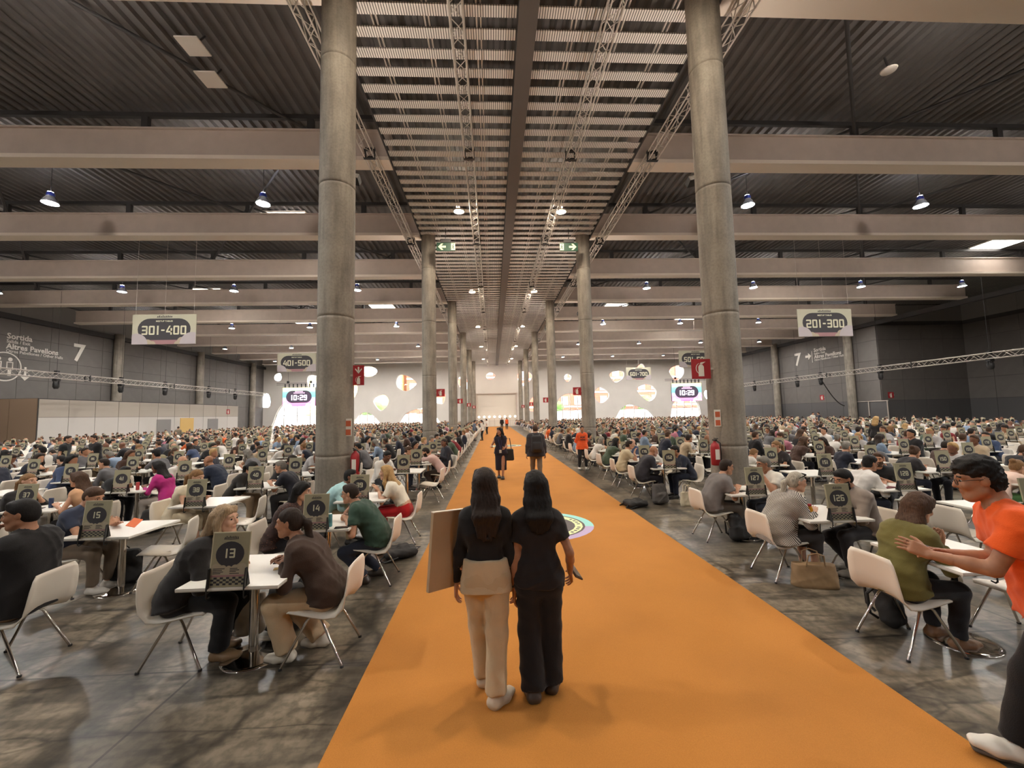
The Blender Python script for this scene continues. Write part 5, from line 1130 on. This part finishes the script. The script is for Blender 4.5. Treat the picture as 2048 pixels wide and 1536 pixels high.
def variant_meshes(h,fine=False,upper=False):
    out=[]
    for i,v in enumerate(VAR):
        S=dict(v); S['seed']=i; F=figure(S,h,h,False); V=[];Q=[];M=[]; o=0
        for k,nm in enumerate(SLOT):
            if nm not in F: continue
            for part in (F[nm] if isinstance(F[nm],list) else [F[nm]]):
                a,q=part[0],part[1]
                if upper:
                    if nm in('shoe','trousers'): continue
                    keep=(a[q][:,:,2].mean(1)>.62); nbz=F['_']['nb'][2]
                    if nm=='body': keep&=(a[q][:,:,2].mean(1)>nbz-.03)|(a[q][:,:,1].mean(1)>.24)
                    q=q[keep]; used,q2=np.unique(q.ravel(),return_inverse=True); a=a[used]; q=q2.reshape(-1,4)
                V.append(a); Q.append(q+o); M.append(np.full(len(q),k)); o+=len(a)
        out.append((np.concatenate(V),np.concatenate(Q),np.concatenate(M),F))
    return out
PAL=[((34,32,34),'black',9),((42,44,56),'navy',8),((206,200,192),'white',8),((176,172,170),'pale grey',4),((98,96,98),'grey',4),((120,136,156),'light blue',4),((64,76,104),'blue',3),((178,158,132),'beige',3),((72,52,44),'brown',3),((70,82,66),'green',2),((120,40,46),'red',1),((206,96,44),'orange',1),((170,108,122),'pink',1),((120,110,80),'olive',1)]
PALW=[p for p in PAL for _ in range(p[2])]
HERO[('b',1,2,'L')]=(AT(sex='f',hair='bun',hairc='light',topc=(214,184,168),botc=(96,140,84),sleeve='short',lean=.62,bend=.3,look=(0,.3),skin='fair'),'fair woman in a pale top bending low beside table 129',.0175,.009)
rnd=random.Random(11)
NT,NC,NP,NS=0,0,0,0; D_NEAR=10.6; D_MID=17.0; LIM=298
ME_T=_tm.mesh('white_table',[M_ttop,M_tedge,M_chrome,M_blk]); ME_C=_cm.mesh('shell_chair',[M_chair,M_chrome])
VM_MID=variant_meshes(.0175); VM_FAR=variant_meshes(.026); VM_LOW=variant_meshes(.070,upper=True); VM_LOW2=variant_meshes(.090,upper=True)
dummy=[skin_m('light'),cloth(BK),cloth(NV),mat('shoe_dark',(44,40,38),.5),hair_m('dark')]
FAR_ME=[quad_mesh('person',a,q,dummy,m) for a,q,m,F in VM_FAR]
MID_ME=[]
for a,q,m,F in VM_MID:
    d={}
    for k,nm in enumerate(SLOT):
        if nm not in F: continue
        parts=F[nm] if isinstance(F[nm],list) else [F[nm]]; d[nm]=[quad_mesh(nm,p[0],p[1],[dummy[k]]) for p in parts]
    MID_ME.append(d)
HK=['black','black','black','dark','dark','dark','brown','brown','light','blonde','grey']; SKK=['fair','light','light','tan','tan','brown']
def rand_look(vi):
    t=rnd.choice(PALW); b=rnd.choice([(38,38,44),(44,48,62),(60,54,50),(150,130,106),(40,36,38)]); hk=rnd.choice(HK); sk=rnd.choice(SKK)
    return [skin_m(sk),cloth(t[0]),cloth(b),dummy[3],hair_m(hk)],t[1],hk
# accumulators for the far crowd
class Acc:
    def __init__(s): s.V=[];s.Q=[];s.M=[];s.o=0
    def add(s,v,q,m): s.V.append(v); s.Q.append(q+s.o); s.M.append(m); s.o+=len(v)
    def build(s,name,mats):
        if not s.V: return None
        return stuff(obj(name,quad_mesh(name,np.concatenate(s.V),np.concatenate(s.Q),mats,np.concatenate(s.M))))
AP,AT_,AS,AC=Acc(),Acc(),Acc(),Acc()
BOXQ=np.array([(0,3,2,1),(4,5,6,7),(0,1,5,4),(1,2,6,5),(2,3,7,6),(3,0,4,7)])
def boxv(c,d): x,y,z=c; a,b,h=d[0]/2,d[1]/2,d[2]/2; return np.array([(x-a,y-b,z-h),(x+a,y-b,z-h),(x+a,y+b,z-h),(x-a,y+b,z-h),(x-a,y-b,z+h),(x+a,y-b,z+h),(x+a,y+b,z+h),(x-a,y+b,z+h)])
FARM=[skin_m(k) for k in ('fair','light','tan','brown')]+[hair_m(k) for k in ('black','dark','brown','light','grey')]+[cloth(p[0]) for p in PAL]
WSUM=[i for i,p in enumerate(PAL) for _ in range(p[2])]
def hairword(h): return {'black':'black','dark':'dark','brown':'brown','light':'fair','blonde':'blonde','grey':'grey','silver':'silver','ash':'blonde'}[h]
for ti,(f,r,c,x,y,num) in enumerate(TAB):
    d=math.hypot(x,y); gt='white tables in rows across the hall'
    near=d<D_NEAR
    if near: table_near(x,y,'white square pedestal table carrying number %d'%num,gt); NT+=1
    elif NT<LIM: tag(obj('white_table',ME_T,None,(x,y,0)),'white square pedestal table carrying number %d'%num,'table',gt); NT+=1
    else:
        AT_.add(boxv((x,y,.74),(.8,.8,.03)),BOXQ,np.zeros(6,int)); 
        if d<36: AT_.add(boxv((x,y,.36),(.07,.07,.72)),BOXQ,np.ones(6,int))
    gs='number signs on the tables'
    if near: sign_near(num,x,y,'cream number sign reading %d'%num,gs); NS+=1
    elif NS<LIM: tag(obj('number_sign',sign_mesh(num,1).mesh('number_sign',SIGN_MATS),None,(x,y-.392,.752)),'cream number sign reading %d'%num,'sign',gs); NS+=1
    else:
        AS.add(boxv((x,y-.37,.96),(SW,.015,SH)),BOXQ,np.zeros(6,int))
        p=np.array([(x+.115*math.cos(a),y-.382,1.0+.10*math.sin(a)) for a in np.linspace(0,2*PI,9)[:8]]); AS.add(p,np.array([(0,1,2,3),(0,3,4,7),(4,5,6,7)]),np.ones(3,int))
        AS.add(np.array([(x-.14,y-.381,.78),(x+.14,y-.381,.78),(x+.14,y-.381,.84),(x-.14,y-.381,.84)]),np.array([(0,1,2,3)]),np.full(1,2))
    for seat,sg in (('L',-1),('R',1)):
        key=(f,r,c,seat); rz=-PI/2 if seat=='L' else PI/2
        cx,cy=x+sg*(.50 if (f=='b' and seat=='L') else .60),y+(rnd.uniform(-.06,.06) if key not in HERO else 0); jr=rnd.uniform(-.12,.12) if key not in HERO else 0
        if key in POSADJ: a=POSADJ[key]; cx+=a[0]; cy+=a[1]; rz+=a[2]
        elif key not in HERO: rz+=jr
        if not in_view(cx,cy,.9,200): continue
        if any(math.hypot(cx-COLX[q],cy-yy)<.62 for q in (0,1) for yy in COLY): continue
        occ=key in HERO or (key not in EMPTY and rnd.random()<(.93 if d>8 else .8))
        wall=(seat=='L')==(f=='a'); where='wall side' if wall else 'carpet side'
        lc='white shell chair at table %d, %s'%(num,where); gc='white shell chairs at the tables'
        if d<D_NEAR: chair_near(cx,cy,rz,lc,gc); NC+=1
        elif NC<LIM: tag(obj('shell_chair',ME_C,None,(cx,cy,0),rz),lc,'chair',gc); NC+=1
        elif d<45:
            cs,sn=math.cos(rz),math.sin(rz); b=np.concatenate([boxv((0,0,.44),(.44,.44,.02)),boxv((0,-.25,.63),(.42,.03,.36))]); b=b@np.array([[cs,sn,0],[-sn,cs,0],[0,0,1]])+[cx,cy,0]
            AC.add(b,np.concatenate([BOXQ,BOXQ+8]),np.zeros(12,int))
        if not occ: continue
        fx,fy=-math.sin(rz),math.cos(rz); px,py=cx-fx*.05,cy-fy*.05; gp='people seated at the tables'
        if key in HERO:
            S,lab,h,hf=HERO[key]; S.setdefault('seed',ti); person(S,lab,(px,py,0),rz,h,hf,gp); NP+=1; continue
        vi=rnd.randrange(len(VAR)); mats,cn_,hk=rand_look(vi); V=VAR[vi]; sc=rnd.uniform(.95,1.06)
        hw_='bald' if V['hair']=='bald' else hairword(hk)+'-haired'
        lab='%s %s in a %s top at table %d, %s'%(hw_,'woman' if V['sex']=='f' else 'man',cn_,num,where)
        if d<D_MID and NP<LIM:
            t=thing('person',lab,'person',(px,py,0),rz,gp); t.scale=(sc,sc,sc)
            for k,nm in enumerate(SLOT):
                for me in MID_ME[vi].get(nm,[]): obj('shirt' if nm=='top' else nm,me,t,mats=[mats[k]])
            NP+=1
        elif NP<LIM:
            o=obj('person',FAR_ME[vi],None,(px,py,0),rz,mats); o.scale=(sc,sc,sc); tag(o,lab,'person',gp); NP+=1
        else:
            a,q,m,_=(VM_LOW if d<34 else VM_LOW2)[vi]; cs,sn=math.cos(rz),math.sin(rz); v=a*sc@np.array([[cs,sn,0],[-sn,cs,0],[0,0,1]])+[px,py,0]
            mp=np.array([rnd.randrange(4),9+rnd.choice(WSUM),9+rnd.choice(WSUM),0,4+rnd.choice((0,0,0,1,1,1,2,4))]); AP.add(v,q,mp[m])
AP.build('distant_seated_crowd',FARM); AT_.build('distant_tables',[M_ttop,M_alu]); AS.build('distant_number_signs',[M_card,M_ink,M_pink]); AC.build('distant_chairs',[M_chair])
for nm,l,cat in (('distant_seated_crowd','distant seated crowd filling the far half of the hall','crowd'),('distant_tables','distant white tables under the far crowd','tables'),('distant_number_signs','distant number signs among the far crowd','signs'),('distant_chairs','distant white chairs among the far crowd','chairs')):
    if nm in bpy.data.objects: tag(bpy.data.objects[nm],l,cat)
print('COUNTS',len(TAB),NT,NS,NC,NP,len(AP.V),AP.o,AT_.o,AS.o,AC.o)
# ---------------------------------------------------------------- people on their feet
def W2L(p,loc,rz):
    q=np.array(p,float)-np.array(loc); c,s_=math.cos(-rz),math.sin(-rz); return (q[0]*c-q[1]*s_,q[0]*s_+q[1]*c,q[2])
hang=lambda sd,x=.25,y=.04,z=.80: dict(w=(sd*x,y,z),hint=(sd*.3,-1,0),d=(0,.12,-1),n=(sd,0,.1),curl=.45)
# two women on the carpet, seen from behind
loc=(-.07,3.2,0)
S=AT(pose='stand',sex='f',s=.985,hair='half',hairc='dark',hlen=.40,hthick=.012,topc=(30,28,29),botc=(196,174,142),sleeve='long',top='crop',hem=.1,lean=.0,bend=.04,look=(.20,.05),wide=.022,bloose=.012,hemf=.99,feet=[(-.03,.14),(.06,-.10)],toe=(.2,.75),shoec=(196,180,158),loose=.006,fat=-.35,
  arms=[hang(-1,.24,.08,.79),hang(1,.22,.04,.80)],skin='light',seed=3,highwaist=1)
t,F=person(S,'woman in black top and beige trousers standing on the carpet, seen from behind',loc,.0,.0115,.005)
sp=F['_']['sp']; s_=.985
P=[slab(np.array(sp[1])/s_*1.0+np.array([0,0,.05]),np.array([0,0,.785]),.066,.092,.102,.112,(1,0,0),k=.02,cut0=True,cut1=True)]
v,q=surf(P,.0115,wrinkle=.006,freq=24,seed=5); obj('peplum',quad_mesh('peplum',v*s_,q,[cloth((202,182,152))]),t)
for k in range(4): MB().tube([F['_']['hw'](p) for p in ((.012+.012*k,.02-.045*k*.6,.128-.004*k),(.05+.004*k,-.02-.03*k,.118-.01*k),(.085,-.05-.02*k,.07-.02*k))],.004,5).build('hair_clip',mat('hair_slide',(120,92,70),.4),t)
loc=(.33,3.2,0)
S=AT(pose='stand',sex='f',s=.965,hair='long',hairc='black',hlen=.34,hthick=.014,topc=(36,32,33),botc=(27,25,27),sleeve='short',lean=.02,bend=.05,look=(.05,.10),wide=.035,bloose=.014,hemf=1.0,feet=[(-.07,-.06),(.08,.03)],toe=(-.1,.25),shoec=(70,60,54),loose=.005,hem=-.05,hemfit=.004,fat=-.3,
  arms=[hang(-1,.20,.0,.78),dict(w=(.265,.10,.87),hint=(.25,-1,0),d=(.15,.55,-.7),n=(.9,-.1,.2),curl=.7)],skin='tan',seed=8)
t,F=person(S,'woman all in black holding a phone, standing on the carpet, seen from behind',loc,0,.0115,.005)
hd=F['_']['A'][1][2]; wr=F['_']['A'][0][2]
MB().lathe([(.030,-.006),(.033,0),(.030,.006)],tuple(wr+np.array([0,0,.02])),12,cap=False).build('bracelet',M_blk,t)
o=thing('phone','dark phone with patterned screen held by the woman in black','phone',(loc[0]+hd[0]+.045,loc[1]+hd[1]+.06,hd[2]-.015)); o.rotation_euler=(.5,.5,.6)
MB().box((0,0,0),(.085,.16,.012)).build('case',mat('phone_case',(46,34,26),.4),o); MB().box((0,0,.008),(.07,.14,.003)).build('screen',mat('phone_screen',(92,70,44),.3,noise=.5,nscale=60),o)
# board under the first woman's arm
o=thing('carried_board','plain tan board carried under the arm of the woman in beige','board',(-.345,3.24,1.07)); o.rotation_euler=(0,math.radians(5),.75)
MB().box((0,0,0),(.36,.03,.56)).build('panel',mat('board_tan',(178,150,118),.7,noise=.06,nscale=4),o); MB().box((0,0,.283),(.36,.036,.006)).build('top_edge',mat('board_edge',(228,218,202),.6),o)
# man in orange hurrying past
loc=(3.26,2.33,0)
S=AT(pose='stand',sex='m',s=1.06,hair='curly',hairc='black',topc=(232,92,32),botc=(24,23,25),sleeve='short',lean=.14,bend=.22,look=(.0,.22),glasses=1,skin='tan',loose=.022,hem=-.10,wide=.015,feet=[(-.10,.24),(.10,-.40)],lift=(0,.35),foot_z=(0,.05),shoec=(216,210,200),
  arms=[dict(w=(-.10,.50,1.07),d=(.15,.85,.35),n=(-.8,-.1,.5),curl=.25,hint=(-.4,-.6,-1)),dict(w=(.10,.40,1.04),d=(-.3,.9,.1),n=(.6,0,.7),curl=.7)],seed=21)
t,F=person(S,'man in an orange t-shirt and glasses striding past with a phone',loc,.95,.0115,.005)
sp=F['_']['sp']; ch=sp[3]; m=MB()
for k,(w_,z) in enumerate(((.20,.06),(.22,.02),(.16,-.02))): m.box((ch[0],ch[1]+.118,ch[2]+z),(w_,.02,.022))
m.build('chest_print',M_prn,t)
h0=F['_']['A'][1][2]; o=thing('phone','phone in the hand of the striding man in orange','phone',(loc[0]+h0[0]*math.cos(.95)-(h0[1]+.11)*math.sin(.95),loc[1]+h0[0]*math.sin(.95)+(h0[1]+.11)*math.cos(.95),h0[2]+.035)); o.rotation_euler=(0,.3,-.6); MB().box((0,0,0),(.15,.07,.01)).build('case',M_blk,o)
# people further along the carpet
def stand(lab,x,y,rz,S,h=.018,name='person'):
    S=dict(S); S['pose']='stand'; S.setdefault('lean',.03); S.setdefault('bend',.08); return person(S,lab,(x,y,0),rz,h,.010 if h<.02 else .014,None)
t,F=stand('woman in a dark sleeveless dress walking towards the camera with a badge',.25,13.6,PI-.1,AT(sex='f',hair='long',hairc='black',hfront=1,topc=(44,40,52),botc=(36,34,44),sleeve='none',bottom='skirt',look=(-.7,.1),lanyard=(70,70,110),feet=[(-.06,.14),(.08,-.12)],arms=[dict(w=(-.14,.26,1.02),curl=.6),dict(w=(.26,.30,1.06),d=(.2,.8,.2),n=(0,0,1),curl=.6)],skin='tan',s=.99,topname='dress_top'),.0165)
o=thing('tote_bag','black shoulder bag of the woman in the dark dress','bag',(.0,13.6,.62)); obj('body',quad_mesh('body',*surf([slab((0,0,0),(0,0,.30),.12,.11,.05,.04,(1,0,0),k=.02)],.02),[mat('bag_black',(30,29,30),.6)]),o).location=(.52,.05,.0); MB().tube([(.42,.05,.3),(.45,.03,.68),(.55,.03,.68),(.60,.05,.3)],.012,6).build('strap',M_blk,o)
t,F=stand('man in a dark hooded jacket walking away along the carpet',1.32,12.7,0,AT(sex='m',hair='short',hairc='brown',topc=(52,48,50),botc=(112,98,84),sleeve='long',top='hood',loose=.035,hem=-.12,feet=[(-.10,.18),(.10,-.12)],s=1.04,skin='light',topname='jacket',fat=.4),.0165)
o=thing('backpack','dark backpack on the man walking away along the carpet','backpack',(1.32,12.44,1.02)); obj('body',quad_mesh('body',*surf([slab((0,0,-.02),(0,0,.36),.11,.10,.07,.06,(1,0,0),k=.03),slab((0,-.06,.02),(0,-.06,.18),.08,.08,.045,.04,(1,0,0),k=.02)],.016),[mat('bag_char',(40,38,40),.7)]),o); MB().tube([(-.10,.05,.38),(-.10,.14,.44),(-.12,.2,.40)],.014,6).build('strap',M_blk,o); MB().tube([(.10,.05,.38),(.10,.14,.44),(.12,.2,.40)],.014,6).build('strap',M_blk,o)
t,F=stand('person in an orange t-shirt standing with hands behind the back',3.32,15.3,PI,AT(sex='f',hair='pony',hairc='dark',topc=(226,92,44),botc=(34,34,36),sleeve='elbow',hem=-.10,loose=.018,arms=[dict(w=(-.08,-.14,.86),hint=(-1,-.3,0)),dict(w=(.08,-.14,.88),hint=(1,-.3,0))],shoec=(222,216,206),s=.955,skin='tan',feet=[(-.14,.02),(.14,.02)]),.0165)
c_=F['_']['sp'][3]; me=text_mesh('ASK',.11,'CENTER',.004); me.materials.append(M_ink); o=obj('chest_lettering',me,t); o.location=(c_[0],c_[1]+.128,c_[2]-.02); o.rotation_euler=(PI/2,0,PI); MB().box((c_[0],c_[1]+.125,c_[2]-.07),(.19,.014,.03)).build('chest_bar',M_ink,t)
SD=[('man in a blue-grey jacket standing at the carpet edge far ahead',-1.55,34,-1.4,dict(topc=(96,104,122),botc=(48,50,62),sleeve='long')),('woman in a white shirt standing at the carpet edge far ahead',-.85,34.2,1.4,dict(topc=WH,botc=(34,34,36),sleeve='elbow',sex='f',hair='pony')),
 ('man in black walking in the middle of the far carpet',1.3,58,PI,dict(topc=BK,botc=BK,sleeve='long')),('woman in an orange top walking on the far carpet',2.0,58.4,PI,dict(topc=(222,96,46),botc=BK,sex='f',hair='long')),
 ('man in a black t-shirt standing among the tables beside another',-14.9,15.1,-1.2,dict(topc=(34,36,38),botc=(150,126,92))),('man in a black polo standing among the tables with folded arms',-14.0,15.3,PI-.3,dict(topc=(38,36,38),botc=(168,142,104),arms=[dict(w=(.10,.24,1.12)),dict(w=(-.10,.26,1.08))])),
 ('man in a brown jacket standing before the annex',-27.2,37,.4,dict(topc=(110,100,84),botc=NV,sleeve='long')),('person in white standing near the double door',30.6,38,PI,dict(topc=WH,botc=NV)),('person in a dark jacket standing near the double door',31.5,38.2,1.0,dict(topc=NV,botc=NV,sleeve='long')),
 ('long-haired woman in black standing between the far tables',15.9,16.4,-1.2,dict(topc=BK,botc=BK,sleeve='long',sex='f',hair='long',hairc='blonde')),('man standing in the far aisle with a pale shirt',-.6,45,1.2,dict(topc=WH,botc=BK))]
for i,(l,x,y,rz,k) in enumerate(SD):
    S=dict(sex='m',hair='short',hairc='dark',skin='light',seed=40+i); S.update(k); stand(l,x,y,rz,S,.028 if y>25 else .018)
# ---------------------------------------------------------------- bags
M_bk=mat('backpack_black',(34,32,32),.7,noise=.2,nscale=9)
def backpack(x,y,rz,label,flat=False,sc=1,m=None,z=0):
    t=thing('backpack',label,'backpack',(x,y,z),rz); m=m or M_bk
    if flat: P=[slab((-.16,0,.085),(.20,.02,.075),.12,.10,.075,.06,(0,1,0),k=.03),slab((.02,.02,.14),(.12,.02,.14),.06,.06,.04,.035,(0,1,0),k=.03)]
    else: P=[slab((0,0,.09),(0,.04,.36),.12,.10,.085,.065,(1,0,0),k=.04),slab((0,-.07,.08),(0,-.06,.20),.09,.085,.05,.045,(1,0,0),k=.03)]
    v,q=surf(P,.012,wrinkle=.010,freq=26,seed=int(abs(x*10))); obj('body',quad_mesh('body',v*sc,q,[m]),t)
    pts=[(-.09,.08,.36),(-.12,.16,.28),(-.12,.15,.10),(-.08,.09,.05)] if not flat else [(-.2,-.08,.10),(-.30,-.14,.03),(-.24,-.2,.02),(-.05,-.17,.05)]
    for s2 in (1,-1): MB().tube([(p[0]*s2 if not flat else p[0],p[1]*(1 if not flat else s2),p[2]) for p in pts],.014,6).build('strap',M_blk,t)
    MB().tube([(-.04,.04,.43) if not flat else (.26,-.04,.10),(0,.04,.47) if not flat else (.31,0,.11),(.04,.04,.43) if not flat else (.26,.04,.10)],.008,6).build('grab_handle',M_blk,t)
    return t
def tote(x,y,rz,label,m,w_=.32,h=.30,dp=.12,hand=.16,z=0):
    t=thing('tote_bag',label,'bag',(x,y,z),rz)
    v,q=surf([slab((0,0,.03),(0,0,h),w_/2-.05,w_/2-.03,dp/2,dp/2*.55,(1,0,0),k=.01,cut1=True)],.012,wrinkle=.010,freq=22,seed=int(abs(x*7))); obj('body',quad_mesh('body',v,q,[m]),t)
    for s2 in (-1,1): MB().tube([(-w_*.25,s2*dp*.25,h-.03),(-w_*.2,s2*dp*.4,h+hand*.8),(0,s2*dp*.45,h+hand),(w_*.2,s2*dp*.4,h+hand*.8),(w_*.25,s2*dp*.25,h-.03)],.008,6).build('handle',m,t)
    return t
M_tan=mat('leather_tan',(150,122,90),.5,noise=.1,nscale=12); M_canv=mat('canvas_cream',(206,194,168),.8)
backpack(3.92,6.55,.5,'black backpack standing beside the chair at table 127'); backpack(3.1,9.05,.2,'black backpack lying on the floor by the suited man',True); backpack(3.75,9.25,.3,'grey backpack standing under the laptop table',False,1.05,mat('backpack_grey',(78,74,72),.7))
tote(4.25,9.0,.2,'cream canvas tote beside the grey backpack',M_canv); tote(3.74,4.80,-.25,'tan leather handbag on the floor before table 126',M_tan,.40,.26,.20,.14)
backpack(3.80,3.95,.9,'black backpack on the floor under the olive-top woman'); tote(-2.30,4.1,.3,'white tote hanging by the legs under table 13',mat('tote_white',(208,202,190),.8),.26,.36,.10,.12,.10); backpack(-2.1,4.35,.2,'black bag on the floor behind the table 13 pedestal')
backpack(-4.85,5.75,.2,'black backpack on the floor under table 15'); backpack(-6.5,8.3,.6,'dark backpack leaning beside the chair at table 41'); tote(-3.65,5.15,.4,'brown handbag on the floor behind the blonde woman',mat('leather_brown',(74,60,48),.6),.34,.2,.16,.12); backpack(-1.42,6.35,.4,'black bag slumped on the floor by the red trousers',True); backpack(-2.85,6.9,.3,'dark backpack hanging behind the cyan-shirted man',False,.9)
# ---------------------------------------------------------------- things on the tables
TZ=.751
def can(x,y,c,label): 
    t=thing('drink_can',label,'can',(x,y,TZ)); MB().lathe([(.0,0),(.024,0),(.029,.008),(.029,.145),(.025,.155)],n=18,cap=False).build('body',mat('can_%d_%d_%d'%c,c,.35,.3),t); MB().lathe([(.025,.155),(.022,.153),(0,.153)],n=18,cap=False).build('lid',M_alu,t)
def slabphone(x,y,rz,label,c=(34,32,32)):
    t=thing('phone',label,'phone',(x,y,TZ),rz); MB().box((0,0,.005),(.078,.155,.01)).build('case',mat('ph_%d_%d_%d'%c,c,.4),t); MB().box((0,0,.0105),(.07,.145,.001)).build('screen',mat('ph_glass',(22,22,26),.08),t)
can(-2.03,5.28,(96,150,158),'tall teal drink can on table 14'); can(-7.1,7.05,(60,76,116),'blue drink can on table 37'); can(4.02,6.95,(110,168,178),'pale teal drink can on table 127'); can(-7.05,8.6,(196,84,84),'small red can on table 41')
slabphone(-1.98,4.05,-1.35,'black phone nearest the number sign on table 13'); slabphone(-2.02,4.2,-1.4,'second dark phone further back on table 13'); slabphone(-1.86,5.2,-1.4,'black phone beside the teal can on table 14'); slabphone(4.03,6.6,-1.1,'black phone lying on table 127'); slabphone(-7.25,7.0,-1.2,'black phone beside the blue can on table 37'); slabphone(-2.0,11.85,-1.4,'dark phone on table 65'); slabphone(3.86,5.3,-1.2,'phone on table 126 beside the juice bottle')
t=thing('juice_bottle','small orange juice bottle with red cap on table 126','bottle',(3.92,5.02,TZ)); MB().lathe([(0,0),(.030,0),(.033,.01),(.033,.075),(.024,.10),(.018,.115)],n=18,cap=False).build('bottle',mat('juice',(214,150,40),.25),t); MB().lathe([(.019,.115),(.021,.117),(.021,.14),(0,.142)],n=14,cap=False).build('cap',M_red,t)
t=thing('laptop','open laptop with bright screen on the suited man\'s table','laptop',(3.98,9.72,TZ),-PI/2-.2); MB().box((0,.0,.008),(.32,.22,.014)).build('base',M_alu,t); l=MB().box((0,0,.11),(.32,.008,.21)).build('lid',M_alu,t); l.location=(0,.11,.01); l.rotation_euler=(-.25,0,0); MB().box((0,-.006,.11),(.30,.003,.19)).build('screen',mat('laptop_screen',(196,206,236),.3,emit=1.0),l)
t=thing('notebook','dark red notebook on table 128','notebook',(6.45,6.55,TZ),.2); MB().box((0,0,.008),(.22,.15,.016)).build('cover',mat('notebook_red',(98,30,36),.6),t); MB().box((.003,0,.008),(.215,.145,.012)).build('pages',M_prn,t)
t=thing('paper_cup','white paper cup on table 128','cup',(6.28,6.7,TZ)); MB().lathe([(0,0),(.028,0),(.036,.09),(.034,.09),(.026,.01)],n=16,cap=False).build('cup',M_prn,t)
t=thing('paper_card','folded orange paper in the hands of the navy-shirted man','paper',(-4.48,5.44,.84)); t.rotation_euler=(.5,.3,.2); MB().box((0,0,0),(.10,.14,.006)).build('sheet',mat('orange_paper',(232,120,74),.7),t)
t=thing('paper_card','yellow card on table 13 by the brown cardigan','paper',(-1.93,3.88,TZ),.3); MB().box((0,0,.002),(.09,.06,.003)).build('sheet',mat('yellow_card',(222,190,110),.7),t)
for x,y,l in ((-2.0,12.15,'white laptop-sized sheet on table 65'),(3.9,6.95,'white sheet on table 127')):
    t=thing('paper_sheet',l,'paper',(x,y,TZ),.1); MB().box((0,0,.002),(.21,.29,.003)).build('sheet',M_prn,t)
